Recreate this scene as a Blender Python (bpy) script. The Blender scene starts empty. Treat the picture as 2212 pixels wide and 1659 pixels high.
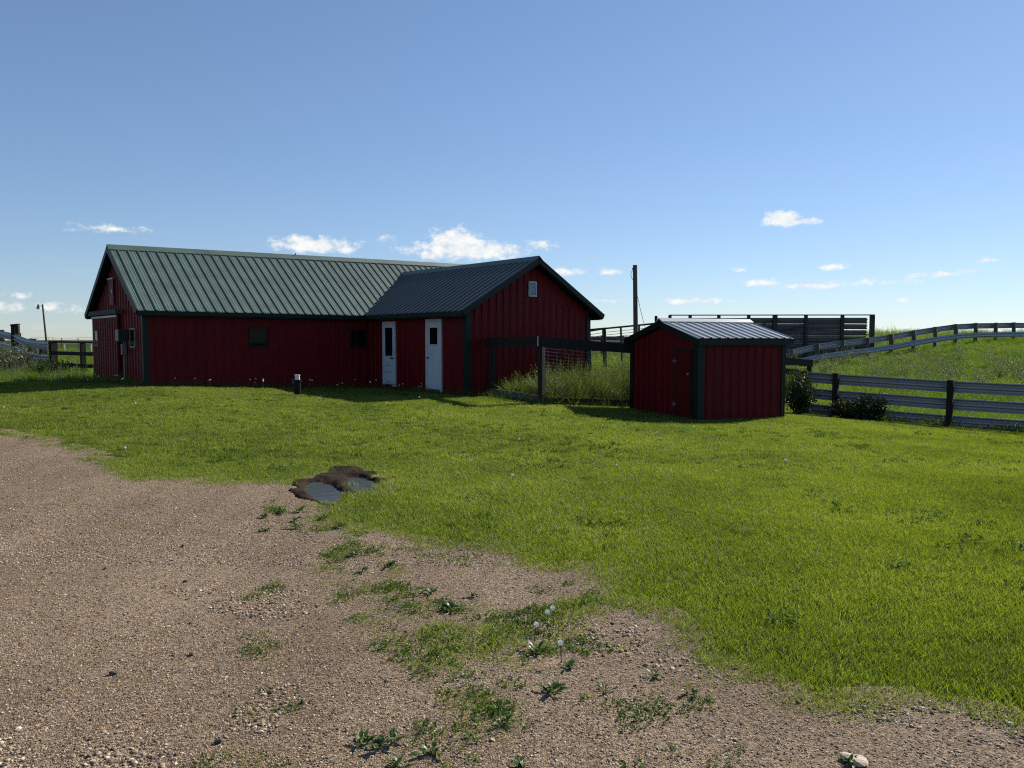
import bpy, math, random
import numpy as np
from mathutils import Vector, Matrix
R = math.radians
rng = np.random.default_rng(7)
random.seed(7)
sc = bpy.context.scene
COL = sc.collection

# ------------------------------------------------------------------ camera, sky, sun, exposure
CAMZ = 1.6
cam_d = bpy.data.cameras.new('camera'); cam = bpy.data.objects.new('camera', cam_d); COL.objects.link(cam)
cam_d.sensor_width = 36; cam_d.lens = 36*3077/4096
cam_d.clip_start = .05; cam_d.clip_end = 5000
cam.location = (0, 0, CAMZ); cam.rotation_euler = (R(90-3.283), 0, 0)
sc.camera = cam

SUN_AZ, SUN_EL = R(45.5), R(34)          # azimuth clockwise from +Y (right of the view)
SUN_STRENGTH, SKY_STRENGTH, EXPOSURE = 4.6, 0.10, 0.85
sd = bpy.data.lights.new('sun', 'SUN'); sun = bpy.data.objects.new('sun', sd); COL.objects.link(sun)
sd.energy = SUN_STRENGTH; sd.angle = R(.53); sd.color = (1.0, .94, .84)
S = Vector((math.sin(SUN_AZ)*math.cos(SUN_EL), math.cos(SUN_AZ)*math.cos(SUN_EL), math.sin(SUN_EL)))
sun.rotation_euler = S.to_track_quat('Z', 'Y').to_euler(); sun.location = S*60

sc.view_settings.view_transform = 'Standard'; sc.view_settings.look = 'None'
sc.view_settings.gamma = 1; sc.view_settings.exposure = EXPOSURE
sc.view_settings.use_curve_mapping = False
sc.cycles.max_bounces = 6; sc.cycles.diffuse_bounces = 3; sc.cycles.transmission_bounces = 4; sc.cycles.glossy_bounces = 3; sc.cycles.transparent_max_bounces = 8
sc.cycles.use_adaptive_sampling = True; sc.cycles.adaptive_threshold = .008
sc.cycles.use_denoising = False; sc.cycles.filter_width = 1.15

def px_dir(u, v):                         # world azimuth / height of a direction, used to lay out the sky's clouds
    dx = (u-1106)/1661.6; dz = -(v-829.5)/1661.6; p = R(3.283)
    d = Vector((dx, math.cos(p)+dz*math.sin(p), -math.sin(p)+dz*math.cos(p))).normalized()
    return math.atan2(d.x, d.y), d.z

def build_world():
    w = bpy.data.worlds.new('World'); sc.world = w; w.use_nodes = True
    nt = w.node_tree; nt.nodes.clear(); N = nt.nodes.new; L = nt.links.new
    out = N('ShaderNodeOutputWorld'); bg = N('ShaderNodeBackground'); cb = N('ShaderNodeBackground'); mix = N('ShaderNodeMixShader')
    sky = N('ShaderNodeTexSky'); sky.sky_type = 'NISHITA'; sky.sun_disc = False
    sky.sun_elevation = SUN_EL; sky.sun_rotation = SUN_AZ; sky.altitude = 500
    sky.air_density = 1.0; sky.dust_density = .1; sky.ozone_density = 3.0
    bg.inputs[1].default_value = SKY_STRENGTH
    gm = N('ShaderNodeGamma'); gm.inputs[1].default_value = .77                     # the phone's tone curve lifts the zenith and holds the horizon
    tn = N('ShaderNodeMix'); tn.data_type = 'RGBA'; tn.blend_type = 'MULTIPLY'; tn.inputs[0].default_value = 1; tn.inputs[7].default_value = (.735, .83, .975, 1)
    L(sky.outputs[0], gm.inputs[0]); L(gm.outputs[0], tn.inputs[6]); L(tn.outputs[2], bg.inputs[0])
    tc = N('ShaderNodeTexCoord'); sep = N('ShaderNodeSeparateXYZ'); L(tc.outputs['Generated'], sep.inputs[0])
    at = N('ShaderNodeMath'); at.operation = 'ARCTAN2'; L(sep.outputs[0], at.inputs[0]); L(sep.outputs[1], at.inputs[1])
    pos = N('ShaderNodeCombineXYZ'); L(at.outputs[0], pos.inputs[0]); L(sep.outputs[2], pos.inputs[1])
    def math2(op, a, b=None, c=None):
        n = N('ShaderNodeMath'); n.operation = op
        for i, q in enumerate((a, b, c)):
            if q is None: continue
            if isinstance(q, (int, float)): n.inputs[i].default_value = q
            else: L(q, n.inputs[i])
        return n.outputs[0]
    # domain warp so that the puffs get ragged outlines
    def noise(sx, sy, det, rough, off=0):
        m = N('ShaderNodeVectorMath'); m.operation = 'MULTIPLY_ADD'; L(pos.outputs[0], m.inputs[0])
        m.inputs[1].default_value = (sx, sy, 1); m.inputs[2].default_value = (off, off*.7, off)
        n = N('ShaderNodeTexNoise'); n.inputs['Scale'].default_value = 1; n.inputs['Detail'].default_value = det
        n.inputs['Roughness'].default_value = rough; L(m.outputs[0], n.inputs['Vector']); return n
    n1 = noise(55, 90, 6, .62); n2 = noise(160, 240, 4, .6, 3.1)
    clouds = [  # display x, y, half width, half height, strength
        (235,494,72,8,.72),(680,531,74,15,1.2),(655,524,36,13,1.2),(740,538,30,9,.9),(838,516,18,11,.55),
        (1005,541,100,18,1.3),(985,522,46,22,1.4),(1050,541,62,15,1.25),(925,545,44,6,.8),(1168,530,28,9,.85),
        (1215,586,46,8,.85),(1316,588,24,7,.85),(1690,472,34,14,1.4),(1728,479,34,7,1.0),(1598,583,12,6,.8),
        (1800,576,30,6,1.0),(2020,594,44,6,.95),(1490,651,60,6,.85),(1650,612,38,8,.72),(1745,618,70,6,.88),
        (1880,609,110,6,.66),(2130,563,22,5,.95),(1955,648,20,5,.8),(20,664,40,12,.62),(90,664,60,9,.5),(160,668,36,9,.5),
        (45,640,30,8,.55),(1310,650,30,5,.4),(1390,497,7,3,.4),(2090,586,22,5,.7),
        (-260,560,120,24,1.0),(-600,500,90,20,1.0),(2500,520,110,24,1.0),(2900,580,90,14,.9)]
    mx = None
    for (x, y, hw, hh, st) in clouds:
        a, z = px_dir(x, y); a2, _ = px_dir(x+hw, y); _, z2 = px_dir(x, y-hh)
        sb = N('ShaderNodeVectorMath'); sb.operation = 'SUBTRACT'; L(pos.outputs[0], sb.inputs[0]); sb.inputs[1].default_value = (a, z, 0)
        ml = N('ShaderNodeVectorMath'); ml.operation = 'MULTIPLY'; L(sb.outputs[0], ml.inputs[0]); ml.inputs[1].default_value = (1/(a2-a), 1/(z2-z), 0)
        ln = N('ShaderNodeVectorMath'); ln.operation = 'LENGTH'; L(ml.outputs[0], ln.inputs[0])
        v = math2('MULTIPLY_ADD', ln.outputs['Value'], -st*.62, st*1.08)
        mx = v if mx is None else math2('MAXIMUM', mx, v)
    # a thin scatter of wisps all round the horizon
    n3 = noise(9, 70, 5, .6, 9.0)
    band = math2('MULTIPLY', math2('SUBTRACT', n3.outputs[0], .56), 3.0)
    fade = N('ShaderNodeMapRange'); L(sep.outputs[2], fade.inputs[0])
    fade.inputs[1].default_value = .01; fade.inputs[2].default_value = .10; fade.inputs[3].default_value = 1; fade.inputs[4].default_value = 0
    wisps = math2('MULTIPLY', math2('MAXIMUM', band, 0.0), math2('MULTIPLY', fade.outputs[0], .5))
    dens = math2('ADD', mx, math2('MULTIPLY', math2('SUBTRACT', n1.outputs[0], .5), 1.9))
    dens = math2('ADD', dens, math2('MULTIPLY', math2('SUBTRACT', n2.outputs[0], .5), .7))
    sm = N('ShaderNodeMapRange'); sm.interpolation_type = 'SMOOTHSTEP'; L(dens, sm.inputs[0])
    sm.inputs[1].default_value = .14; sm.inputs[2].default_value = 1.0; sm.inputs[3].default_value = 0; sm.inputs[4].default_value = .97
    mask = math2('MAXIMUM', sm.outputs[0], wisps)
    # lit tops, greyer bodies
    cr = N('ShaderNodeValToRGB'); cr.color_ramp.elements[0].position = .30; cr.color_ramp.elements[0].color = (.62,.69,.75,1)
    cr.color_ramp.elements[1].position = .62; cr.color_ramp.elements[1].color = (.88,.88,.86,1); L(n1.outputs[0], cr.inputs[0])
    L(cr.outputs[0], cb.inputs[0]); cb.inputs[1].default_value = .63
    L(mask, mix.inputs[0]); L(bg.outputs[0], mix.inputs[1]); L(cb.outputs[0], mix.inputs[2]); L(mix.outputs[0], out.inputs[0])
build_world()

# ------------------------------------------------------------------ materials
def new_mat(name):
    m = bpy.data.materials.new(name); m.use_nodes = True; nt = m.node_tree
    b = nt.nodes['Principled BSDF']; return m, nt, b
def ramp(nt, src, stops):
    r = nt.nodes.new('ShaderNodeValToRGB'); e = r.color_ramp.elements
    while len(e) < len(stops): e.new(.5)
    for k, (p, c) in enumerate(stops): e[k].position = p; e[k].color = (*c, 1)
    nt.links.new(src, r.inputs[0]); return r.outputs[0]
def tex_noise(nt, scale, detail=5, rough=.55, coord='Object', vscale=None):
    tc = nt.nodes.new('ShaderNodeTexCoord')
    n = nt.nodes.new('ShaderNodeTexNoise'); n.inputs['Scale'].default_value = scale
    n.inputs['Detail'].default_value = detail; n.inputs['Roughness'].default_value = rough
    src = tc.outputs[coord] if coord != 'World' else nt.nodes.new('ShaderNodeNewGeometry').outputs['Position']
    if vscale:
        m = nt.nodes.new('ShaderNodeVectorMath'); m.operation = 'MULTIPLY'; m.inputs[1].default_value = vscale
        nt.links.new(src, m.inputs[0]); src = m.outputs[0]
    nt.links.new(src, n.inputs['Vector']); return n
def bump(nt, b, src, strength, dist):
    bp = nt.nodes.new('ShaderNodeBump'); bp.inputs['Strength'].default_value = strength; bp.inputs['Distance'].default_value = dist
    nt.links.new(src, bp.inputs['Height']); nt.links.new(bp.outputs[0], b.inputs['Normal']); return bp
def simple(name, c, rough=.5, metal=0, spec=.5, vary=.25, scale=3, streak=None, bmp=0):
    m, nt, b = new_mat(name)
    n = tex_noise(nt, scale, 6, .65, 'World', streak)
    lo = tuple(x*(1-vary) for x in c); hi = tuple(min(1, x*(1+vary)) for x in c)
    nt.links.new(ramp(nt, n.outputs[0], [(.3, lo), (.7, hi)]), b.inputs['Base Color'])
    b.inputs['Roughness'].default_value = rough; b.inputs['Metallic'].default_value = metal
    b.inputs['Specular IOR Level'].default_value = spec
    if bmp:
        n2 = tex_noise(nt, scale*6, 4, .6, 'World', streak); bump(nt, b, n2.outputs[0], bmp, .02)
    return m
M = {}
M['red'] = simple('red_painted_steel', (.110, .0013, .0036), .5, spec=.17, vary=.24, scale=1.6, streak=(2.2, 2.2, .35), bmp=.12)
M['red_door'] = simple('red_painted_door', (.096, .0013, .0030), .5, spec=.15, vary=.2, scale=3)
M['green_trim'] = simple('dark_green_trim', (.0048, .0115, .0088), .5, spec=.25, vary=.2, scale=2)
M['roof'] = simple('green_roof_steel', (.076, .112, .092), .48, spec=.35, vary=.22, scale=1.3, streak=(1, 1, 2), bmp=.10)
M['roof_shaded'] = simple('shaded_green_roof_steel', (.050, .060, .056), .34, spec=.5, vary=.12, scale=1.3)  # wing copy of the roof steel, grazing-sun shade put into its colour
M['roof_glare'] = simple('sky_glare_roof_steel', (.34, .35, .36), .30, vary=.14, scale=2)  # shed roof: reflected sky glare put into a lighter base colour
M['white'] = simple('white_door_paint', (.50, .53, .56), .45, vary=.10, scale=4, streak=(3, 3, .6))
M['wood'] = simple('weathered_wood', (.024, .021, .018), .9, spec=.15, vary=.5, scale=5, streak=(2, 2, 9), bmp=.5)
M['dark_wood'] = simple('dark_treated_post', (.026, .023, .019), .9, spec=.15, vary=.45, scale=6, streak=(6, 6, 1), bmp=.5)
M['grey_board'] = simple('grey_board', (.075, .073, .068), .85, spec=.2, vary=.35, scale=5, bmp=.4)
M['galv'] = simple('galvanised_rail', (.36, .37, .385), .42, metal=.3, vary=.15, scale=3, streak=(1, 1, 4))
M['galv_dull'] = simple('dull_grey_rail', (.29, .288, .29), .5, metal=.1, vary=.12, scale=2.4, streak=(.6, .6, 5))
M['dark_steel'] = simple('dark_rusty_steel', (.035, .03, .03), .6, metal=.4, vary=.5, scale=4)
M['wind_steel'] = simple('windbreak_steel', (.125, .122, .128), .5, metal=.3, vary=.15, scale=1.2, streak=(.5, .5, 4))
M['wire'] = simple('galvanised_wire', (.42, .42, .42), .4, metal=.8, vary=.1)
M['cable'] = simple('dark_cable', (.02, .02, .02), .6, vary=.1)
M['black_plastic'] = simple('black_pipe', (.004, .004, .004), .55, spec=.2, vary=.2)
M['white_plastic'] = simple('white_cap', (.62, .63, .62), .4, vary=.1, scale=9)
M['grey_box'] = simple('grey_meter_box', (.16, .16, .16), .5, metal=.3, vary=.15)
M['pole'] = simple('utility_pole_wood', (.085, .07, .055), .85, vary=.4, scale=4, streak=(6, 6, .8), bmp=.5)
M['white_pipe'] = simple('white_pipe', (.6, .6, .58), .5, vary=.15)
M['brass'] = simple('door_knob_metal', (.05, .045, .04), .35, metal=.9, vary=.1)
M['hinge'] = simple('steel_hinge', (.35, .34, .33), .45, metal=.7, vary=.2)
M['stem'] = simple('plant_stem', (.07, .09, .03), .7, vary=.3)
M['fluff'] = simple('seed_head_fluff', (.86, .86, .82), .9, vary=.1)
M['stone_pale'] = simple('pale_stone', (.42, .36, .27), .8, vary=.18, scale=30, bmp=.4)
M['stone_dark'] = simple('dark_stone', (.06, .055, .05), .8, vary=.3, scale=40, bmp=.4)
M['lamp_glass'] = simple('lamp_shade', (.35, .36, .36), .4, vary=.1)
m, nt, b = new_mat('window_glass'); b.inputs['Base Color'].default_value = (.006, .006, .007, 1); b.inputs['Roughness'].default_value = .03; b.inputs['Specular IOR Level'].default_value = .10; M['glass'] = m
m, nt, b = new_mat('puddle_water'); b.inputs['Base Color'].default_value = (.045, .05, .058, 1); b.inputs['Roughness'].default_value = .06
n = tex_noise(nt, 11, 4, .6, 'World'); bump(nt, b, n.outputs[0], .22, .015); M['water'] = m

def foliage(name, stops, trans=.45, gloss=.06, patch=None, rough=.4):
    """leaf shader: diffuse + light coming through the blade + a faint sheen"""
    m = bpy.data.materials.new(name); m.use_nodes = True; nt = m.node_tree; nt.nodes.clear(); N = nt.nodes.new; L = nt.links.new
    at = N('ShaderNodeAttribute'); at.attribute_name = 'tint'
    oi = N('ShaderNodeObjectInfo')
    mm = N('ShaderNodeMath'); mm.operation = 'MULTIPLY_ADD'; L(at.outputs['Fac'], mm.inputs[0]); mm.inputs[1].default_value = .62
    m2 = N('ShaderNodeMath'); m2.operation = 'MULTIPLY'; L(oi.outputs['Random'], m2.inputs[0]); m2.inputs[1].default_value = .18; L(m2.outputs[0], mm.inputs[2])
    n = tex_noise(nt, patch or .35, 4, .6, 'World')
    m3 = N('ShaderNodeMath'); m3.operation = 'MULTIPLY_ADD'; L(n.outputs[0], m3.inputs[0]); m3.inputs[1].default_value = 1.25; m3.inputs[2].default_value = -.52
    m4 = N('ShaderNodeMath'); m4.operation = 'ADD'; L(mm.outputs[0], m4.inputs[0]); L(m3.outputs[0], m4.inputs[1])
    c = ramp(nt, m4.outputs[0], stops)
    d = N('ShaderNodeBsdfDiffuse'); t = N('ShaderNodeBsdfTranslucent'); g = N('ShaderNodeBsdfGlossy'); g.inputs['Roughness'].default_value = rough
    L(c, d.inputs[0]); 
    gm = N('ShaderNodeMix'); gm.data_type = 'RGBA'; gm.blend_type = 'MULTIPLY'; gm.inputs[0].default_value = 1
    L(c, gm.inputs[6]); gm.inputs[7].default_value = (1.15, 1.18, .55, 1); L(gm.outputs[2], t.inputs[0])
    a = N('ShaderNodeMixShader'); a.inputs[0].default_value = trans; L(d.outputs[0], a.inputs[1]); L(t.outputs[0], a.inputs[2])
    f = N('ShaderNodeMixShader'); f.inputs[0].default_value = gloss; L(a.outputs[0], f.inputs[1]); L(g.outputs[0], f.inputs[2])
    o = N('ShaderNodeOutputMaterial'); L(f.outputs[0], o.inputs[0]); return m
M['lawn'] = foliage('lawn_blades', [(.0, (.050, .076, .010)), (.35, (.118, .166, .018)), (.7, (.198, .250, .028)), (1.0, (.29, .31, .07))], .60, .03, .45, rough=.45)
M['pasture'] = foliage('pasture_blades', [(.0, (.045, .09, .012)), (.4, (.10, .175, .022)), (.75, (.17, .24, .034)), (1.0, (.23, .24, .08))], .55, .02, .25)
M['weed'] = foliage('weed_leaves', [(.0, (.030, .050, .012)), (.5, (.085, .12, .03)), (1.0, (.155, .175, .065))], .45, .02, .6)
M['sage'] = foliage('grey_green_weed_leaves', [(.0, (.05, .06, .035)), (.5, (.10, .115, .07)), (1.0, (.2, .2, .14))], .35, .04, .8)
M['bush'] = foliage('dark_bush_leaves', [(.0, (.012, .022, .008)), (.5, (.028, .045, .015)), (1.0, (.06, .08, .03))], .35, .03, .8)
M['clover'] = foliage('clover_leaves', [(.0, (.038, .078, .012)), (.5, (.075, .135, .02)), (1.0, (.13, .2, .035))], .5, .015, 1.2)
M['rosette'] = foliage('broad_weed_leaves', [(.0, (.025, .055, .010)), (.5, (.05, .095, .016)), (1.0, (.10, .15, .03))], .45, .03, 1.2)

def ground_mat(name, stops, scale, bs, bd, speck=None, rough=.95):
    m, nt, b = new_mat(name)
    n = tex_noise(nt, scale, 8, .7, 'World'); c = ramp(nt, n.outputs[0], stops)
    nt.links.new(c, b.inputs['Base Color']); b.inputs['Roughness'].default_value = rough; b.inputs['Specular IOR Level'].default_value = .02
    n2 = tex_noise(nt, scale*14, 6, .7, 'World'); bump(nt, b, n2.outputs[0], bs, bd); return m
M['soil'] = ground_mat('lawn_soil', [(.3, (.024, .032, .006)), (.6, (.042, .055, .010)), (.8, (.055, .06, .018))], 1.1, .5, .02)
M['mud'] = ground_mat('dark_mud', [(.3, (.016, .012, .008)), (.7, (.075, .056, .040))], 6, .9, .04, rough=.8)
def gravel():
    m, nt, b = new_mat('gravel'); N = nt.nodes.new; L = nt.links.new
    geo = N('ShaderNodeNewGeometry')
    def vor(s):
        v = N('ShaderNodeTexVoronoi'); v.inputs['Scale'].default_value = s; L(geo.outputs['Position'], v.inputs['Vector']); return v
    v1 = vor(110); v2 = vor(240)
    sep = N('ShaderNodeSeparateColor'); L(v1.outputs['Color'], sep.inputs[0])
    pebble = ramp(nt, sep.outputs[0], [(0, (0.092, 0.064, 0.040)), (.35, (0.235, 0.169, 0.107)), (.7, (0.343, 0.254, 0.168)), (1, (0.515, 0.406, 0.287))])
    big = tex_noise(nt, .8, 5, .6, 'World', (1.3, .45, 1))
    patch = ramp(nt, big.outputs[0], [(.32, (.66, .61, .57)), (.66, (1.04, 1.02, 1.0))])
    mx = N('ShaderNodeMix'); mx.data_type = 'RGBA'; mx.blend_type = 'MULTIPLY'; mx.inputs[0].default_value = 1
    L(pebble, mx.inputs[6]); L(patch, mx.inputs[7]); L(mx.outputs[2], b.inputs['Base Color'])
    b.inputs['Roughness'].default_value = .9; b.inputs['Specular IOR Level'].default_value = .25
    ad = N('ShaderNodeMath'); ad.operation = 'ADD'; L(v1.outputs['Distance'], ad.inputs[0]); L(v2.outputs['Distance'], ad.inputs[1])
    inv = N('ShaderNodeMath'); inv.operation = 'SUBTRACT'; inv.inputs[0].default_value = 1; L(ad.outputs[0], inv.inputs[1])
    bump(nt, b, inv.outputs[0], .9, .012); return m
M['gravel'] = gravel()
def pebble_mat():
    m, nt, b = new_mat('pebble'); N = nt.nodes.new
    oi = N('ShaderNodeObjectInfo')
    c = ramp(nt, oi.outputs['Random'], [(0, (0.046, 0.034, 0.024)), (.2, (0.130, 0.095, 0.062)), (.5, (0.254, 0.185, 0.121)), (.8, (0.370, 0.280, 0.189)), (.95, (0.494, 0.397, 0.287)), (1, (0.624, 0.542, 0.427))])
    nt.links.new(c, b.inputs['Base Color']); b.inputs['Roughness'].default_value = .8; b.inputs['Specular IOR Level'].default_value = .3
    return m
M['pebble'] = pebble_mat()

# ------------------------------------------------------------------ mesh helpers
def link(name, me, mat=None, parent=None):
    if mat is not None: me.materials.append(M[mat] if isinstance(mat, str) else mat)
    o = bpy.data.objects.new(name, me); COL.objects.link(o)
    if parent is not None: o.parent = parent
    return o
class MB:
    def __init__(s): s.v = []; s.f = []
    def add(s, vs, fs):
        k = len(s.v); s.v += [tuple(p) for p in vs]; s.f += [tuple(i+k for i in q) for q in fs]; return s
    def box(s, c, half, ax=None):
        c = Vector(c); X, Y, Z = ax or (Vector((1,0,0)), Vector((0,1,0)), Vector((0,0,1)))
        p = [c + X*half[0]*i + Y*half[1]*j + Z*half[2]*k for i in (-1,1) for j in (-1,1) for k in (-1,1)]
        return s.add(p, [(0,1,3,2),(4,6,7,5),(0,4,5,1),(2,3,7,6),(0,2,6,4),(1,5,7,3)])
    def bar(s, p, q, w, h, up=Vector((0,0,1))):          # box between two points, width w across, height h along up
        p = Vector(p); q = Vector(q); d = (q-p); l = d.length; d.normalize()
        side = d.cross(up).normalized(); u = side.cross(d).normalized()
        return s.box((p+q)/2, (l/2, w/2, h/2), (d, side, u))
    def tube(s, p, q, r0, r1=None, n=10, cap=True):
        r1 = r0 if r1 is None else r1
        p = Vector(p); q = Vector(q); d = (q-p).normalized()
        a = d.orthogonal().normalized(); c = d.cross(a)
        vs = [p + (a*math.cos(t)+c*math.sin(t))*r0 for t in [2*math.pi*i/n for i in range(n)]]
        vs += [q + (a*math.cos(t)+c*math.sin(t))*r1 for t in [2*math.pi*i/n for i in range(n)]]
        fs = [(i, (i+1) % n, n+(i+1) % n, n+i) for i in range(n)]
        if cap: fs += [tuple(range(n))[::-1], tuple(range(n, 2*n))]
        return s.add(vs, fs)
    def path(s, pts, r, n=5):
        for p, q in zip(pts[:-1], pts[1:]): s.tube(p, q, r, n=n)
        return s
    def mesh(s, name):
        me = bpy.data.meshes.new(name); me.from_pydata(s.v, [], s.f); me.update(); return me
    def build(s, name, mat, parent=None, smooth=False):
        me = s.mesh(name)
        if smooth: me.polygons.foreach_set('use_smooth', [True]*len(me.polygons))
        return link(name, me, mat, parent)
def thing(name, label, cat, group=None, loc=(0,0,0)):
    o = bpy.data.objects.new(name, None); COL.objects.link(o); o.empty_display_size = .2
    o.location = loc; return tag(o, label, cat, group)
def tag(o, label, cat, group=None, kind=None):
    o['label'] = label; o['category'] = cat
    if group: o['group'] = group
    if kind: o['kind'] = kind
    return o
def keep(o, parent):                      # parent without moving
    o.parent = parent; o.matrix_parent_inverse = Matrix.Translation(-Vector(parent.location)); return o

# ------------------------------------------------------------------ terrain
CP = np.array([(0,0,0),(-6,3,0),(6,3,0),(0,6,0),(-8,8,.06),(7,8,-.06),(-22,5,.1),(22,5,-.3),(0,-8,0),(-20,-8,0),(20,-8,-.1),
(0,11,.04),(5,12,-.1),(10,12,-.3),(-8,13,.22),(-16,13,.32),(-9,18.9,.52),(-14,21,.48),(-4.3,23,.2),(-1.15,19.5,.22),(-5.3,19.2,.27),
(.7,18.2,.13),(-.5,19.8,.2),(4.2,17.4,-.2),(6.55,18.43,-.21),(3.2,20.5,-.17),(2.3,22.5,-.05),(11.75,20.6,-.69),(9.3,22.1,-.58),(13.6,19.4,-.76),(10.3,26.6,-.4),
(14.6,40,.3),(20.7,42,.98),(29.3,45,1.72),(20,30,-.15),(14,30,-.2),(30,34,.9),(25,62,2.05),(42,60,1.9),(10,55,.3),(5,45,.2),(0,40,.2),(5,33,-.05),
(-12,30,.35),(-16,27,.42),(-23.5,35.3,.95),(-21,29,.75),(-30,36,1.1),(-20,48,.35),(-40,25,.6),(-40,60,.4),(0,70,.25),(45,20,-.6),(60,50,1.0)], float)
def _k(r2): return np.where(r2 > 1e-12, r2*np.log(np.maximum(r2, 1e-12)), 0)*.5
_P = CP[:, :2]; _n = len(CP)
_A = np.zeros((_n+3, _n+3)); _A[:_n, :_n] = _k(((_P[:, None]-_P[None])**2).sum(-1)) + np.eye(_n)*2.0
_A[:_n, _n] = 1; _A[:_n, _n+1:] = _P; _A[_n, :_n] = 1; _A[_n+1:, :_n] = _P.T
_w = np.linalg.solve(_A, np.concatenate([CP[:, 2], np.zeros(3)]))
def H(x, y):
    x = np.asarray(x, float); y = np.asarray(y, float)
    xc = np.clip(x, -60, 60); yc = np.clip(y, -20, 75); sh = xc.shape; xf = xc.ravel(); yf = yc.ravel()
    out = np.full(xf.shape, _w[_n]) + _w[_n+1]*xf + _w[_n+2]*yf
    for i in range(_n): out += _w[i]*_k((xf-_P[i, 0])**2 + (yf-_P[i, 1])**2)
    d = np.hypot(np.maximum(np.abs(x)-45, 0), np.maximum(np.maximum(y-62, -y-12), 0)).ravel()
    t = np.clip(d/60, 0, 1); t = t*t*(3-2*t)
    return (out*(1-t)+.3*t).reshape(sh)
def hz(x, y): return float(H(x, y))
def vnoise(x, y, s, seed=0):              # smooth value noise in [0,1]
    x = np.asarray(x, float)*s + seed*17.3; y = np.asarray(y, float)*s + seed*5.1
    xi = np.floor(x).astype(np.int64); yi = np.floor(y).astype(np.int64); fx = x-xi; fy = y-yi
    fx = fx*fx*(3-2*fx); fy = fy*fy*(3-2*fy)
    def h(a, b):
        q = (a*374761393 + b*668265263 + seed*1442695) & 0xffffffff
        q = ((q ^ (q >> 13))*1274126177) & 0xffffffff
        return ((q ^ (q >> 16)) & 0xffff)/65535.
    return (h(xi, yi)*(1-fx)+h(xi+1, yi)*fx)*(1-fy)+(h(xi, yi+1)*(1-fx)+h(xi+1, yi+1)*fx)*fy
def fbm(x, y, s, seed=0, o=4):
    t = 0; a = .5; n = 0
    for i in range(o): t = t+a*vnoise(x, y, s*2**i, seed+i); n += a; a *= .5
    return t/n
def inpoly(x, y, poly):
    r = np.zeros(np.shape(x), bool); n = len(poly)
    for i in range(n):
        x0, y0 = poly[i]; x1, y1 = poly[(i+1) % n]
        if y0 == y1: continue
        c = ((y0 > y) != (y1 > y)) & (x < (x1-x0)*(y-y0)/(y1-y0)+x0); r ^= c
    return r
EDGE = [(-7.96,11.9),(-7.29,11.52),(-5.9,10.19),(-5.04,9.49),(-4.39,8.7),(-3.94,8.58),(-3.61,8.67),(-3.03,8.53),(-2.51,8.49),(-2.13,7.96),(-1.87,7.57),(-1.65,7.29),(-1.8,7.13),(-1.5,6.74),(-1.22,6.53),(-.98,6.3),(-.66,6.12),(-.35,6.05),(-.06,6.09),(-.07,5.58),(.08,5.46),(.31,5.35),(.62,5.54),(.61,5.18),(.57,4.71),(.78,4.62),(.91,4.46),(.98,4.04),(1.06,3.8),(1.21,3.61),(1.32,3.48),(1.44,3.41),(1.68,3.42),(1.86,3.37),(2.0,3.25),(2.14,3.12),(3.2,2.5),(5,1.4),(9,.2),(16,-.6),(16,-9),(-26,-9),(-26,19),(-14,15.2)]
ISL1 = [(.24,4.75),(.42,4.82),(.56,4.63),(.49,4.32),(.3,4.24),(.2,4.43)]
ISL2 = [(-.54,4.25),(-.28,4.33),(-.02,4.32),(.07,4.08),(.01,3.86),(-.23,3.83),(-.43,3.95)]
SP1 = [(-1.49,5.88),(-1.12,6.01),(-.67,5.29),(-.48,4.71),(-.69,4.55),(-1.04,4.63),(-1.32,5.18)]
SP2 = [(-1.02,4.54),(-.58,4.63),(.12,4.63),(.6,4.8),(.23,3.92),(.03,3.49),(-.24,3.69),(-.67,3.8)]
SP3 = [(-.41,3.54),(-.06,3.49),(.12,3.14),(-.03,3.06),(-.21,3.22)]
MUD = [(-2.46,8.71),(-2.22,9.0),(-2.17,9.55),(-1.87,9.42),(-1.49,8.75),(-1.42,8.18),(-1.7,8.1),(-1.7,7.64),(-1.92,7.57),(-2.24,7.91)]
PUD1 = [(-2.28,8.58),(-2.2,8.72),(-2.01,8.46),(-1.8,7.97),(-1.77,7.66),(-1.92,7.7),(-2.15,8.08)]
PUD2 = [(-1.98,8.87),(-1.84,9.02),(-1.6,8.74),(-1.46,8.27),(-1.51,8.1),(-1.68,8.22)]
BARE = [(1.65,3.91),(1.8,3.94),(1.76,3.68),(1.67,3.41),(1.58,3.53)]
def edge_warp(x, y): return x+(fbm(x, y, 2.2, 3)-.5)*.18+(fbm(x, y, 9, 43, 2)-.5)*.18, y+(fbm(x, y, 2.2, 9)-.5)*.22+(fbm(x, y, 9, 47, 2)-.5)*.24
def grid_mesh(name, xs, ys, z, keepmask=None):
    nx, ny = len(xs), len(ys); X, Y = np.meshgrid(xs, ys); co = np.stack([X, Y, z], -1).reshape(-1, 3)
    i = np.arange(nx*ny).reshape(ny, nx); q = np.stack([i[:-1, :-1], i[:-1, 1:], i[1:, 1:], i[1:, :-1]], -1).reshape(-1, 4)
    if keepmask is not None:
        q = q[keepmask.reshape(-1)[q].all(1)]
        used = np.unique(q); re = np.full(nx*ny, -1); re[used] = np.arange(len(used)); q = re[q]; co = co[used]
    me = bpy.data.meshes.new(name); me.vertices.add(len(co)); me.vertices.foreach_set('co', co.ravel())
    me.loops.add(q.size); me.loops.foreach_set('vertex_index', q.ravel().astype(np.int32))
    me.polygons.add(len(q)); me.polygons.foreach_set('loop_start', np.arange(0, q.size, 4, dtype=np.int32))
    me.update(calc_edges=True); me.validate(); me.polygons.foreach_set('use_smooth', np.ones(len(q), bool)); return me
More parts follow.
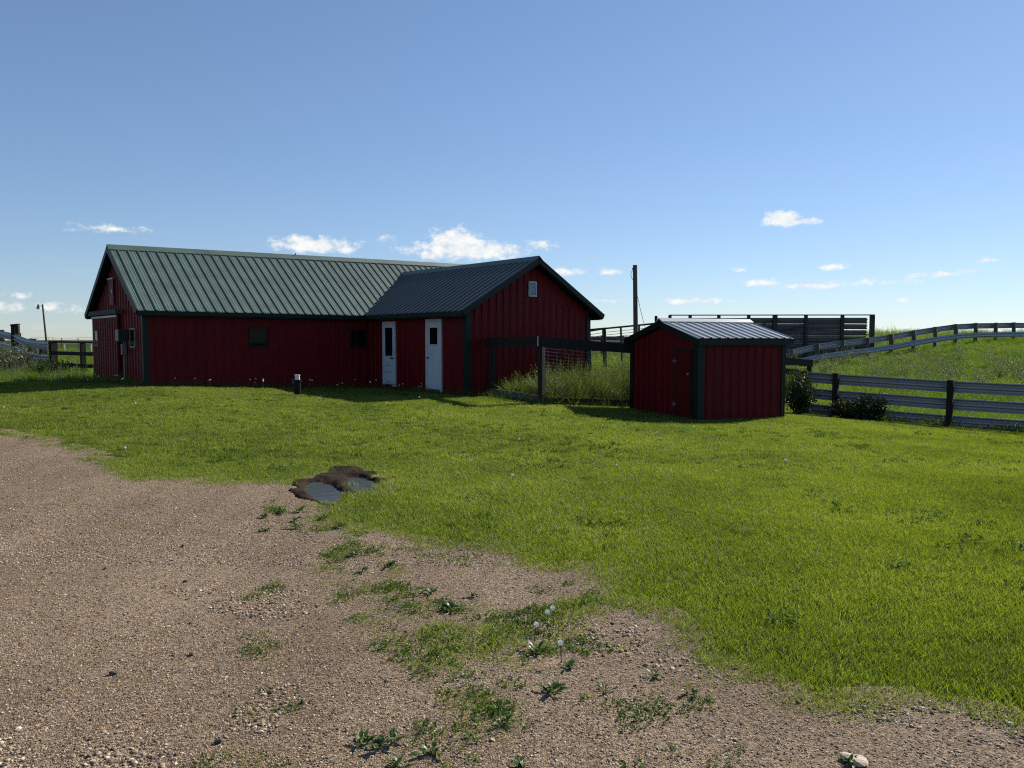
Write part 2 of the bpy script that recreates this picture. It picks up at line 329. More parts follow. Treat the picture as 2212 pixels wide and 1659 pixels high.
def spaced(lo, hi, c, n, k):              # grid lines dense around c
    t = np.linspace(np.arcsinh((lo-c)/k), np.arcsinh((hi-c)/k), n); return c+k*np.sinh(t)
xs = spaced(-1800, 1800, 0, 260, 10.); ys = spaced(-120, 3000, 10, 260, 10.)
GX, GY = np.meshgrid(xs, ys)
def mudpit(x, y):                         # wheel-rutted wet hollow at the lawn's edge
    d = 0
    for poly, dep in ((PUD1, .085), (PUD2, .08)):
        cx, cy = np.mean(poly, 0); a = np.array(poly)-(cx, cy); u, s, vt = np.linalg.svd(a, full_matrices=False)
        p = (np.stack([x-cx, y-cy], -1) @ vt.T)/(np.abs(a @ vt.T).max(0)*1.05)
        d = d-dep*np.exp(-(p**2).sum(-1)**2*.9)
    return d
MUD = [(-1.95+(x+1.95)*1.05, 8.6+(y-8.6)*1.03) for x, y in MUD]
MX = np.arange(-3.1, -.9, .02); MY = np.arange(7.1, 10.1, .02); _a, _b = np.meshgrid(MX, MY)
_mm = inpoly(_a+(fbm(_a, _b, 5, 13)-.5)*.3, _b+(fbm(_a, _b, 5, 19)-.5)*.3, MUD).astype(float)
for _ in range(14):
    _p = np.pad(_mm, 1, mode='edge'); _mm = (_p[:-2, 1:-1]+_p[2:, 1:-1]+_p[1:-1, :-2]+_p[1:-1, 2:]+_p[1:-1, 1:-1])/5
def mudmask(x, y):
    i = np.clip(np.rint((y-MY[0])/.02).astype(int), 0, len(MY)-1); j = np.clip(np.rint((x-MX[0])/.02).astype(int), 0, len(MX)-1); return _mm[i, j]
g = link('ground', grid_mesh('ground', xs, ys, H(GX, GY)-.055-.12*np.exp(-((GX+1.95)**2+(GY-8.6)**2)/1.1)), 'soil'); tag(g, 'grassy prairie ground reaching to the far horizon', 'ground', kind='structure')
xs = np.arange(-26, 16.01, .12); ys = np.arange(-9, 17, .12)
xs = np.unique(np.concatenate([np.arange(-26, -5, .14), np.arange(-5, 3, .05), np.arange(3, 16, .2)])); ys = np.unique(np.concatenate([np.arange(-9, 2, .2), np.arange(2, 9.8, .05), np.arange(9.8, 18, .12)]))
GX, GY = np.meshgrid(xs, ys)
wx, wy = edge_warp(GX, GY)
drive_mask = inpoly(wx, wy, EDGE) | inpoly(GX, GY, MUD)
for _ in range(4):
    dm = drive_mask.copy(); dm[1:] |= drive_mask[:-1]; dm[:-1] |= drive_mask[1:]; dm[:, 1:] |= drive_mask[:, :-1]; dm[:, :-1] |= drive_mask[:, 1:]; drive_mask = dm
Z = H(GX, GY) + (fbm(GX, GY, 1.3, 21)-.5)*.03 + (fbm(GX, GY, 9, 4, 2)-.5)*.010 + mudpit(GX, GY) - .035 - .06*np.clip((mudmask(GX, GY)-.5)*2, 0, 1)
def drive_z(x, y): return H(x, y)+(fbm(x, y, 1.3, 21)-.5)*.03+(fbm(x, y, 9, 4, 2)-.5)*.010+mudpit(x, y)-.035-.06*np.clip((mudmask(x, y)-.5)*2, 0, 1)
dr = link('gravel_driveway', grid_mesh('gravel_driveway', xs, ys, Z, drive_mask), 'gravel'); tag(dr, 'tan gravel driveway spreading across the foreground', 'driveway', kind='structure')
# mud collar around the puddles
xs = MX; ys = MY; GX, GY = np.meshgrid(xs, ys); mmk = mudmask(GX, GY)
rib_stripes = np.sin((GX*.35+GY*.94)*2*math.pi/.14); rut = np.exp(-(((GX+1.72)/.16)**2+((GY-8.66)/.36)**2)**2)  # stripes of the mirrored roof ribs, put into the mud as ridges
lump = .10*np.exp(-((GX+2.02)/.14)**2-((GY-9.42)/.10)**2) + .05*np.exp(-((GX+1.62)/.2)**2-((GY-9.12)/.10)**2) + .04*np.exp(-((GX+1.9)/.1)**2-((GY-8.55)/.3)**2)
Z = H(GX, GY)-.020-.075*(1-np.clip(mmk*1.5, 0, 1))+mudpit(GX, GY)+(fbm(GX, GY, 7, 33)-.5)*.035+(fbm(GX, GY, 22, 35)-.5)*.03+lump*.2*(.6+.8*fbm(GX, GY, 14, 2))+rut*np.clip(rib_stripes, -.2, 1)*.018
mu = link('mud_patch', grid_mesh('mud_patch', xs, ys, Z, mmk > .08), 'mud'); tag(mu, 'dark wet rutted mud hollow between gravel and lawn', 'mud', kind='structure')
def puddle(poly, dz, label):
    p = np.array(poly); c = p.mean(0); n = len(p); mb = MB(); rim = []
    for i in range(n):
        for t in (0, .33, .66):
            q = p[i]*(1-t)+p[(i+1) % n]*t; q = c+(q-c)*1.3; rim.append((q[0], q[1], 0))
    zz = hz(*c)+dz
    mb.add([(x, y, zz) for x, y, _ in rim]+[(c[0], c[1], zz)], [(i, (i+1) % len(rim), len(rim)) for i in range(len(rim))])
    o = mb.build('puddle', 'water'); tag(o, label, 'puddle', kind='structure')
puddle(PUD1, -.05, 'shallow puddle on the gravel side of the mud'); puddle(PUD2, -.05, 'smaller puddle in the wheel rut with roof-rib reflections shaped as ridges')

# ------------------------------------------------------------------ ribbed steel sheets
RIB = .245
def profile(s0, s1, rh, minor):
    pts = [(s0, 0)]; k = math.floor(s0/RIB)-1
    while k*RIB < s1+RIB:
        c = k*RIB
        for d, n in ((-.026, 0), (-.010, rh), (.010, rh), (.026, 0)):
            if s0 < c+d < s1: pts.append((c+d, n))
        if minor:
            for q in (1/3, 2/3):
                for d, n in ((-.014, 0), (0, minor), (.014, 0)):
                    x = c+q*RIB+d
                    if s0 < x < s1: pts.append((x, n))
        k += 1
    pts.append((s1, 0)); return sorted(set(pts))
def sheet(name, parent, lo, hi, nrm, s0, s1, mat, rh=.022, minor=.005, extra=(), lift=0.):
    pr = profile(s0, s1, rh, minor)
    for e in extra:
        if s0 < e < s1: pr.append((e, 0))
    pr = sorted(pr); vs = []; fs = []
    for s, n in pr: vs += [lo(s)+nrm*(n+lift), hi(s)+nrm*(n+lift)]
    for i in range(len(pr)-1): fs.append((2*i, 2*i+2, 2*i+3, 2*i+1))
    mb = MB(); mb.add(vs, fs); return mb.build(name, mat, parent)
def sheets(name, parent, lo, hi, nrm, s0, s1, mat, per=4, **kw):
    st = RIB*per; b = [s0]; k = math.ceil((s0+.12)/st)
    while k*st+RIB*.5 < s1-.1: b.append(k*st+RIB*.5); k += 1
    b.append(s1)
    for i, (p, q) in enumerate(zip(b[:-1], b[1:])):
        sheet(name, parent, lo, hi, nrm, p, q+(.004 if i < len(b)-2 else 0), mat, lift=.0015*(i % 2), **kw)
ZUP = Vector((0, 0, 1))
def lerp(p, q, t): return p+(q-p)*t

class Frame:
    """building axes: a along the length, b across (away from the camera), origin at the near corner, z from base"""
    def __init__(s, x, y, az, z0=0):
        s.C = Vector((x, y, z0)); s.a = Vector((math.sin(az), math.cos(az), 0)); s.b = Vector((-math.cos(az), math.sin(az), 0))
    def p(s, a, b, z): return s.C+s.a*a+s.b*b+ZUP*z
    def box(s, mb, a, b, z):              # ranges
        c = s.p((a[0]+a[1])/2, (b[0]+b[1])/2, (z[0]+z[1])/2)
        return mb.box(c, (abs(a[1]-a[0])/2, abs(b[1]-b[0])/2, abs(z[1]-z[0])/2), (s.a, s.b, ZUP))
def slab(mb, quad, th):                   # thin solid under a quad
    n = (quad[1]-quad[0]).cross(quad[3]-quad[0]).normalized()
    if n.z < 0: n = -n
    lo = [q-n*th for q in quad]
    mb.add(list(quad)+lo, [(0,1,2,3),(7,6,5,4),(0,4,5,1),(1,5,6,2),(2,6,7,3),(3,7,4,0)])

# ------------------------------------------------------------------ barn
F = Frame(-9.015, 18.871, R(48.9))
BL, BW, RB = 12.0, 4.65, 2.24             # length, depth, ridge offset
EZ, RZ0, RZ1 = 2.34, 4.04, 4.29           # eave and ridge heights (the ridge climbs a little)
OV, OG = .2, .2
S1, PJ, WW, WRZ, WOV, WOG = 6.354, 4.681, 4.5, 3.78, .3, .26
barn = thing('barn', 'long L-shaped red steel barn with green ribbed roof and two white doors', 'barn', loc=F.p(0, 0, .4))
def part(mb, name, mat, parent=barn, smooth=False):
    o = mb.build(name, mat, None, smooth); base = parent
    off = Vector(barn.location) if parent is barn else None
    if parent is barn: keep(o, barn)
    else: o.parent = parent
    return o
def rz(s): return RZ0+(RZ1-RZ0)*(s+OG)/(BL+2*OG)
ZB = -.4
# --- walls: an inner liner with the steel panels on it
def wall_part(verts_fn):
    mb = MB(); verts_fn(mb); return part(mb, 'wall', 'green_trim')
# front wall
w = wall_part(lambda mb: F.box(mb, (.02, S1-.02), (.03, .10), (ZB, EZ-.02)))
sheets('siding_panel', w, lambda s: F.p(s, 0.0, ZB), lambda s: F.p(s, 0.0, EZ-.03), -F.b, 0.08, S1, 'red', rh=.022, minor=.004)
# right stretch of the front wall beyond the wing, rear wall, far gable
w = wall_part(lambda mb: F.box(mb, (S1+WW+.02, BL-.02), (.03, .10), (ZB, EZ-.02)))
sheets('siding_panel', w, lambda s: F.p(s, 0.0, ZB), lambda s: F.p(s, 0.0, EZ-.03), -F.b, S1+WW, BL-.02, 'red')
w = wall_part(lambda mb: F.box(mb, (.02, BL-.02), (BW-.10, BW-.03), (ZB, EZ-.02)))
sheets('siding_panel', w, lambda s: F.p(s, BW, ZB), lambda s: F.p(s, BW, EZ-.03), F.b, .02, BL-.02, 'red', minor=0)
def gtop(t, s=0): 
    r = rz(s)
    return (EZ+(r-EZ)*(t+OV)/(RB+OV) if t < RB else EZ+(r-EZ)*(BW+OV-t)/(BW+OV-RB)) - .05
def gable_liner(mb, s, sgn):
    pts = [(0.02, ZB), (BW-.02, ZB), (BW-.02, gtop(BW-.02, s)-.02), (RB, gtop(RB, s)-.02), (.02, gtop(.02, s)-.02)]
    vs = [F.p(s+sgn*.03, t, z) for t, z in pts]+[F.p(s+sgn*.10, t, z) for t, z in pts]; n = 5
    mb.add(vs, [tuple(range(n)), tuple(range(n, 2*n))[::-1]]+[(i, n+i, n+(i+1) % n, (i+1) % n) for i in range(n)])
gable_wall = wall_part(lambda mb: gable_liner(mb, 0, 1))
sheets('siding_panel', gable_wall, lambda t: F.p(0, t, ZB), lambda t: F.p(0, t, gtop(t, 0)), -F.a, .06, BW-.02, 'red', rh=.024, minor=.005, extra=(RB,))
w = wall_part(lambda mb: gable_liner(mb, BL, -1))
sheets('siding_panel', w, lambda t: F.p(BL, t, ZB), lambda t: F.p(BL, t, gtop(t, BL)), F.a, .02, BW-.02, 'red', extra=(RB,), minor=0)
# wing: left wall, gable wall, right wall
wl = wall_part(lambda mb: F.box(mb, (S1+.03, S1+.10), (-PJ+.02, -.02), (ZB, EZ-.02)))
sheets('siding_panel', wl, lambda t: F.p(S1, t, ZB), lambda t: F.p(S1, t, EZ-.03), -F.a, -PJ+.06, 0, 'red', rh=.018, minor=.004)
w = wall_part(lambda mb: F.box(mb, (S1+WW-.10, S1+WW-.03), (-PJ+.02, -.02), (ZB, EZ-.02)))
sheets('siding_panel', w, lambda t: F.p(S1+WW, t, ZB), lambda t: F.p(S1+WW, t, EZ-.03), F.a, -PJ+.02, 0, 'red', minor=0)
def wtop(s):
    q = s-S1; m = WW/2; q = q if q < m else WW-q
    return EZ+(WRZ-EZ)*(q+WOV)/(m+WOV)-.05
def wing_liner(mb):
    pts = [(S1+.02, ZB), (S1+WW-.02, ZB), (S1+WW-.02, wtop(S1+WW)-.02), (S1+WW/2, wtop(S1+WW/2)-.02), (S1+.02, wtop(S1)-.02)]
    vs = [F.p(s, -PJ+.03, z) for s, z in pts]+[F.p(s, -PJ+.10, z) for s, z in pts]; n = 5
    mb.add(vs, [tuple(range(n)), tuple(range(n, 2*n))[::-1]]+[(i, n+i, n+(i+1) % n, (i+1) % n) for i in range(n)])
wg = wall_part(wing_liner)
sheets('siding_panel', wg, lambda s: F.p(s, -PJ, ZB), lambda s: F.p(s, -PJ, wtop(s)), -F.b, S1+.06, S1+WW-.04, 'red', rh=.026, minor=.005, extra=(S1+WW/2,))
# corner trims (L-shaped angles)
def corner(a, b, sa, sb, z1, wdt=.10, fr=F, par=barn, zb=ZB, name='corner_trim'):
    mb = MB(); t = .012; o = .034
    # leg lying on the wall that runs along a, and leg on the wall that runs along b
    fr.box(mb, sorted((a-sa*o, a+sa*wdt)), sorted((b-sb*o, b-sb*(o-t))), (zb, z1))
    fr.box(mb, sorted((a-sa*o, a-sa*(o-t))), sorted((b-sb*(o-t-.002), b+sb*wdt)), (zb, z1))
    o_ = mb.build(name, 'green_trim'); keep(o_, par); return o_
corner(0, 0, 1, 1, EZ-.07); corner(0, BW, 1, -1, EZ-.07); corner(BL, BW, -1, -1, EZ-.07)
corner(S1, -PJ, 1, 1, EZ-.07, .12); corner(S1+WW, -PJ, -1, 1, EZ-.07, .12)
# --- roofs
def roof_side(fr, par_thing, quad_lo, quad_hi, s0, s1, mat, rh=.026, minor=.006, per=4, n=None, deck=.05):
    """roof part: a deck slab with ribbed sheets on it; lo/hi give points along eave and ridge"""
    q = [quad_lo(s0), quad_lo(s1), quad_hi(s1), quad_hi(s0)]
    nn = (q[1]-q[0]).cross(q[3]-q[0]).normalized(); nn = nn if nn.z > 0 else -nn
    mb = MB(); slab(mb, [p-nn*.085 for p in q], deck)
    r = mb.build('roof', 'green_trim'); keep(r, par_thing)
    sheets('roof_sheet', r, quad_lo, quad_hi, nn, s0, s1, mat, per=per, rh=rh, minor=minor); return r, nn
ext = .05
r1, _ = roof_side(F, barn, lambda s: F.p(s, -OV-ext, EZ-ext*.64), lambda s: F.p(s, RB, rz(s)), -OG, BL+OG, 'roof')
r2, _ = roof_side(F, barn, lambda s: F.p(s, BW+OV+ext, EZ-ext*.64), lambda s: F.p(s, RB, rz(s)), -OG, BL+OG, 'roof', minor=0)
VB = (WRZ-EZ)/((rz(S1+WW/2)-EZ)/(RB+OV))-OV+.05
r3, _ = roof_side(F, barn, lambda t: F.p(S1-WOV-ext, t, EZ-ext*.56), lambda t: F.p(S1+WW/2, t, WRZ), -PJ-WOG, VB, 'roof_shaded', rh=.034)
r4, _ = roof_side(F, barn, lambda t: F.p(S1+WW+WOV+ext, t, EZ-ext*.56), lambda t: F.p(S1+WW/2, t, WRZ), -PJ-WOG, VB, 'roof_shaded', minor=0, rh=.034)
def ridge_cap(p, q, dn1, dn2, width, par, lift=.045):
    mb = MB(); u = ZUP*lift
    vs = []
    for e in (p, q): vs += [e+dn1*width+ZUP*.004+u*.6, e+u+ZUP*.03, e+dn2*width+ZUP*.004+u*.6, e+dn1*width+u*.6-ZUP*.02, e+u, e+dn2*width+u*.6-ZUP*.02]
    mb.add(vs, [(0,1,7,6),(1,2,8,7),(3,9,10,4),(4,10,11,5),(0,6,9,3),(2,5,11,8),(0,3,4,1),(1,4,5,2),(6,7,10,9),(7,8,11,10)])
    o = mb.build('ridge_cap', 'roof'); keep(o, par); return o
d1 = (F.p(0, -OV, EZ)-F.p(0, RB, RZ0)).normalized(); d2 = (F.p(0, BW+OV, EZ)-F.p(0, RB, RZ0)).normalized()
ridge_cap(F.p(-OG-.03, RB, RZ0), F.p(BL+OG+.03, RB, RZ1), d1, d2, .17, barn)
d1 = (F.p(0, 0, EZ)-F.p(WW/2+WOV, 0, WRZ)).normalized(); d2 = (F.p(WW+2*WOV, 0, EZ)-F.p(WW/2+WOV, 0, WRZ)).normalized()
ridge_cap(F.p(S1+WW/2, -PJ-WOG-.03, WRZ), F.p(S1+WW/2, VB-.05, WRZ), d1, d2, .17, barn)
def board(name, p, q, w, h, mat, par, up=ZUP):
    mb = MB(); mb.bar(p, q, w, h, up); o = mb.build(name, mat); keep(o, par); return o
# fascia along eaves, rakes along gables, soffits under the overhangs
board('fascia', F.p(-OG, -OV-.02, EZ-.075), F.p(S1-WOV-.02, -OV-.02, EZ-.075), .03, .125, 'green_trim', barn)
board('fascia', F.p(-OG, BW+OV+.02, EZ-.075), F.p(BL+OG, BW+OV+.02, EZ-.075), .03, .125, 'green_trim', barn)
board('fascia', F.p(S1-WOV-.02, -PJ-WOG, EZ-.075), F.p(S1-WOV-.02, -OV-.04, EZ-.075), .03, .125, 'green_trim', barn)
board('fascia', F.p(S1+WW+WOV+.02, -PJ-WOG, EZ-.075), F.p(S1+WW+WOV+.02, -OV-.04, EZ-.075), .03, .125, 'green_trim', barn)
for s in (-OG-.018, BL+OG+.018):
    board('rake_trim', F.p(s, -OV-.03, EZ-.07), F.p(s, RB-.01, rz(s)-.055), .034, .135, 'green_trim', barn)
    board('rake_trim', F.p(s, BW+OV+.03, EZ-.07), F.p(s, RB+.01, rz(s)-.055), .034, .135, 'green_trim', barn)
for sg in (-1, 1):
    board('rake_trim', F.p(S1+WW/2+sg*(WW/2+WOV+.03), -PJ-WOG-.018, EZ-.07), F.p(S1+WW/2+sg*.01, -PJ-WOG-.018, WRZ-.055), .034, .135, 'green_trim', barn)
mb = MB(); F.box(mb, (-OG, S1-.04), (-OV, -.03), (EZ-.165, EZ-.15)); keep(mb.build('soffit', 'green_trim'), barn)
mb = MB(); F.box(mb, (S1-WOV, S1-.03), (-PJ-WOG+.02, -OV-.05), (EZ-.165, EZ-.15)); keep(mb.build('soffit', 'green_trim'), barn)
mb = MB(); F.box(mb, (S1+WW+.03, S1+WW+WOV), (-PJ-WOG+.02, -OV-.05), (EZ-.165, EZ-.15)); keep(mb.build('soffit', 'green_trim'), barn)
# --- doors in the wing's left wall (outward = -a)
def door(t0, t1, z0, z1, kind):
    fw = .07; mid = (t0+t1)/2; mb = MB()
    F.box(mb, (S1-.05, S1+.02), (t0, t0+fw), (z0-.05, z1)); F.box(mb, (S1-.05, S1+.02), (t1-fw, t1), (z0, z1)); F.box(mb, (S1-.052, S1+.02), (t0+fw, t1-fw), (z1-fw, z1))
    d = MB(); F.box(d, (S1-.032, S1+.02), (t0+fw+.004, t1-fw-.004), (z0+.02, z1-fw-.004)); dr_ = d.build('door', 'white'); keep(dr_, barn)
    f_ = mb.build('door_frame', 'white'); f_.parent = dr_; f_.matrix_parent_inverse = dr_.matrix_parent_inverse.copy(); f_.matrix_parent_inverse = Matrix()
    def sub(mb2, nm, mt): o = mb2.build(nm, mt); o.parent = dr_; return o
    a0, a1 = t0+fw+.004, t1-fw-.004; st = .065
    if kind == 'long':
        g0, g1 = z0+.84, z1-fw-.11
        gl = MB(); F.box(gl, (S1-.036, S1-.031), (a0+st, a1-st), (g0, g1)); sub(gl, 'glass', 'glass')
        tr = MB()
        for (b0, b1, c0, c1) in ((a0+st-.02, a0+st, g0-.02, g1+.02), (a1-st, a1-st+.02, g0-.02, g1+.02), (a0+st, a1-st, g0-.02, g0), (a0+st, a1-st, g1, g1+.02)): F.box(tr, (S1-.042, S1-.03), (b0, b1), (c0, c1))
        sub(tr, 'glazing_bead', 'white')
        mid_bar = MB(); F.box(mid_bar, (S1-.0405, S1-.03), (a0+st, a1-st), ((g0+g1)/2-.012, (g0+g1)/2+.012)); sub(mid_bar, 'glazing_bar', 'brass')
        for c0, c1 in ((z0+.10, z0+.30), (z0+.36, z0+.50), (z0+.56, z0+.72)):
            pn = MB(); F.box(pn, (S1-.045, S1-.031), (a0+st, a1-st), (c0, c1)); F.box(pn, (S1-.052, S1-.044), (a0+st+.03, a1-st-.03), (c0+.03, c1-.03)); sub(pn, 'panel', 'white')
        for dt in (0, .055):
            k = MB(); k.tube(F.p(S1-.03, a0+.035+dt, z0+.78), F.p(S1-.085, a0+.035+dt, z0+.78), .014, .026, 8); sub(k, 'knob', 'brass')
    else:
        g0, g1 = z0+1.22, z1-fw-.16
        gl = MB(); F.box(gl, (S1-.036, S1-.031), (a0+.09, a1-.12), (g0, g1)); sub(gl, 'glass', 'glass')
        tr = MB()
        for (b0, b1, c0, c1) in ((a0+.065, a0+.09, g0-.025, g1+.025), (a1-.12, a1-.095, g0-.025, g1+.025), (a0+.09, a1-.12, g0-.025, g0), (a0+.09, a1-.12, g1, g1+.025)): F.box(tr, (S1-.045, S1-.03), (b0, b1), (c0, c1))
        sub(tr, 'glazing_bead', 'white')
        k = MB(); k.tube(F.p(S1-.03, a1-.05, z0+.86), F.p(S1-.085, a1-.05, z0+.86), .014, .026, 8); sub(k, 'knob', 'brass')
        sl = MB(); F.box(sl, (S1-.09, S1+.02), (t0+fw, t1-fw), (z0-.04, z0+.012)); sub(sl, 'door_sill', 'grey_board')
    return dr_
for o in (door(-PJ+3.28, -PJ+3.95, .30, 2.13, 'long'), door(-PJ+1.04, -PJ+1.755, .26, 2.155, 'short')): pass
# --- windows
def window(face, t0, t1, z0, z1, frame_mat='green_trim'):
    mb = MB(); fw = .035; gl = MB()
    def bx(m_, dd, tt, zz):
        if face == 'front': F.box(m_, tt, dd, zz)
        else: F.box(m_, dd, tt, zz)
    D = (-.045, .02)
    for tt, zz in (((t0-fw, t0), (z0-fw, z1+fw)), ((t1, t1+fw), (z0-fw, z1+fw)), ((t0, t1), (z0-fw, z0)), ((t0, t1), (z1, z1+fw))): bx(mb, D, tt, zz)
    wn = mb.build('window', frame_mat); keep(wn, barn)
    bx(gl, (-.032, .01), (t0+.001, t1-.001), (z0+.001, z1-.001)); o = gl.build('pane', 'glass'); o.parent = wn
window('front', 2.65, 3.10, 1.43, 1.87); window('front', 5.68, 6.14, 1.42, 1.87)
window('gable', .67, 1.04, 1.44, 1.86, 'grey_box')
# --- sliding door and its track on the gable end, loft hatch
mb = MB(); F.box(mb, (-.10, -.055), (1.92, 4.62), (.45, 2.26)); sdoor = mb.build('sliding_door', 'red_door'); keep(sdoor, barn)
sheets('siding_panel', sdoor, lambda t: F.p(-.101, t, .45), lambda t: F.p(-.101, t, 2.25), -F.a, 1.94, 4.60, 'red', rh=.022, minor=.004)
mb = MB(); F.box(mb, (-.135, -.1), (1.92, 4.62), (2.2, 2.255)); o = mb.build('door_header', 'hinge'); o.parent = sdoor
mb = MB()
for tt, zz in (((3.90, 3.925), (1.43, 1.86)), ((4.235, 4.26), (1.43, 1.86)), ((3.925, 4.235), (1.43, 1.455)), ((3.925, 4.235), (1.835, 1.86))): F.box(mb, (-.142, -.1), tt, zz)
o = mb.build('window_frame', 'grey_box'); o.parent = sdoor
mb = MB(); F.box(mb, (-.13, -.1), (3.926, 4.234), (1.456, 1.834)); o = mb.build('pane', 'glass'); o.parent = sdoor
mb = MB(); F.box(mb, (-.20, -.03), (1.75, 4.66), (2.28, 2.40)); keep(mb.build('door_track', 'grey_board'), barn)
mb = MB(); F.box(mb, (-.06, -.02), (2.43, 2.90), (2.54, 3.22)); hatch = mb.build('loft_hatch', 'red_door'); keep(hatch, barn)
mb = MB(); F.box(mb, (-.085, -.02), (2.40, 2.93), (3.22, 3.26)); o = mb.build('hatch_trim', 'hinge'); o.parent = hatch
mb = MB(); F.box(mb, (-.08, -.06), (2.47, 2.53), (2.85, 2.95)); o = mb.build('latch', 'hinge'); o.parent = hatch
# --- gable vent in the wing: frame and louvre slats
v0, v1, q0, q1 = S1+2.11, S1+2.38, 2.77, 3.18
mb = MB()
for aa, zz in (((v0, v0+.025), (q0, q1)), ((v1-.025, v1), (q0, q1)), ((v0+.025, v1-.025), (q0, q0+.03)), ((v0+.025, v1-.025), (q1-.03, q1))): F.box(mb, aa, (-PJ-.055, -PJ+.02), zz)
vent = mb.build('gable_vent', 'white'); keep(vent, barn)
mb = MB(); F.box(mb, (v0+.01, v1-.01), (-PJ-.03, -PJ-.027), (q0+.01, q1-.01)); o = mb.build('backing', 'dark_steel'); o.parent = vent
nsl = 12
for i in range(nsl):
    zc = q0+.03+(q1-q0-.06)*(i+.5)/nsl
    sl = MB(); sl.box(F.p((v0+v1)/2, -PJ-.042, zc), ((v1-v0)/2-.026, .013, .004), (F.a, (F.b*.75+ZUP*.66).normalized(), (F.b*-.66+ZUP*.75).normalized())); o = sl.build('slat', 'white'); o.parent = vent
# things hung on the barn's gable: meter box and conduit
mt = thing('electric_meter_box', 'dark grey meter box with thin conduit on the barn gable end', 'meter box', loc=F.p(-.1, 1.35, 1.7))
mb = MB(); F.box(mb, (-.26, -.05), (1.20, 1.52), (1.56, 1.87)); keep(mb.build('box', 'dark_steel'), mt)
mb = MB(); F.box(mb, (-.275, -.262), (1.22, 1.50), (1.58, 1.85)); keep(mb.build('cover', 'grey_box'), mt)
mb = MB(); F.box(mb, (-.16, -.05), (1.34, 1.45), (1.22, 1.49)); keep(mb.build('breaker_box', 'grey_box'), mt)
mb = MB(); mb.tube(F.p(-.1, 1.40, .2), F.p(-.1, 1.40, 1.22), .02, n=8); mb.tube(F.p(-.1, 1.40, 1.49), F.p(-.1, 1.40, 1.56), .02, n=8); keep(mb.build('conduit', 'grey_box'), mt)
# little bird on the ridge
mb = MB(); bp = F.p(5.05, RB, rz(5.05)+.09)
mb.tube(bp, bp+Vector((.02, 0, .05)), .028, .03, 8); mb.tube(bp+Vector((.02, 0, .05)), bp+Vector((.035, 0, .10)), .03, .012, 8); mb.tube(bp+Vector((.035, 0, .09)), bp+Vector((.045, 0, .115)), .018, .014, 8)
mb.tube(bp, bp+Vector((-.05, 0, -.01)), .02, .006, 6); mb.tube(bp-Vector((0, 0, .045)), bp, .006, n=5)
bo = mb.build('bird', 'cable'); bo.matrix_world = Matrix.Translation(bp-Vector((0, 0, .03))) @ Matrix.Scale(.62, 4) @ Matrix.Translation(-bp); tag(bo, 'tiny dark bird perched on the long barn ridge', 'bird')

# ------------------------------------------------------------------ shed
G = Frame(4.21, 17.38, R(64.2), -.205)
SL, SW, SE, SR, SOV, SOG = 2.58, 2.61, 1.853, 2.256, .12, .11
shed = thing('shed', 'small red steel shed with green corner trim and ribbed gable roof painted pale with sky glare', 'shed', loc=G.p(0, 0, 0))
def swall(fn):
    mb = MB(); fn(mb); o = mb.build('wall', 'green_trim'); keep(o, shed); return o
SB = -.2
w = swall(lambda mb: G.box(mb, (.02, SL-.02), (.03, .08), (SB, SE-.03)))
sheets('siding_panel', w, lambda s: G.p(s, 0, SB), lambda s: G.p(s, 0, SE-.04), -G.b, .05, SL-.05, 'red', rh=.024, minor=.005)
w = swall(lambda mb: G.box(mb, (.02, SL-.02), (SW-.08, SW-.03), (SB, SE-.03)))
sheets('siding_panel', w, lambda s: G.p(s, SW, SB), lambda s: G.p(s, SW, SE-.04), G.b, .05, SL-.05, 'red')
def stop(t):
    q = t if t < SW/2 else SW-t; return SE+(SR-SE)*(q+SOV)/(SW/2+SOV)-.05
def sliner(s, sgn):
    def fn(mb):
        pts = [(.02, SB), (SW-.02, SB), (SW-.02, stop(SW-.02)-.02), (SW/2, stop(SW/2)-.02), (.02, stop(.02)-.02)]; n = 5
        vs = [G.p(s+sgn*.03, t, z) for t, z in pts]+[G.p(s+sgn*.08, t, z) for t, z in pts]
        mb.add(vs, [tuple(range(n)), tuple(range(n, 2*n))[::-1]]+[(i, n+i, n+(i+1) % n, (i+1) % n) for i in range(n)])
    return fn
w = swall(sliner(0, 1))
sheets('siding_panel', w, lambda t: G.p(0, t, SB), lambda t: G.p(0, t, stop(t)), -G.a, .05, SW-.05, 'red', rh=.02, minor=.004, extra=(SW/2,))
w = swall(sliner(SL, -1))
sheets('siding_panel', w, lambda t: G.p(SL, t, SB), lambda t: G.p(SL, t, stop(t)), G.a, .05, SW-.05, 'red', extra=(SW/2,))
for a_, b_, sa, sb in ((0, 0, 1, 1), (0, SW, 1, -1), (SL, 0, -1, 1), (SL, SW, -1, -1)): corner(a_, b_, sa, sb, SE-.05, (.15 if b_ == 0 else .10) if a_ == 0 else .09, G, shed, SB)
roof_side(G, shed, lambda s: G.p(s, -SOV-.03, SE-.01), lambda s: G.p(s, SW/2, SR), -SOG, SL+SOG, 'roof_glare', rh=.024)
roof_side(G, shed, lambda s: G.p(s, SW+SOV+.03, SE-.01), lambda s: G.p(s, SW/2, SR), -SOG, SL+SOG, 'roof_glare', rh=.024)
d1 = (G.p(0, -SOV, SE)-G.p(0, SW/2, SR)).normalized(); d2 = (G.p(0, SW+SOV, SE)-G.p(0, SW/2, SR)).normalized()
o = ridge_cap(G.p(-SOG-.03, SW/2, SR), G.p(SL+SOG+.03, SW/2, SR), d1, d2, .14, shed); o.data.materials[0] = M['roof_glare']
for b_ in (-SOV-.018, SW+SOV+.018): board('fascia', G.p(-SOG, b_, SE-.095), G.p(SL+SOG, b_, SE-.095), .03, .13, 'green_trim', shed)
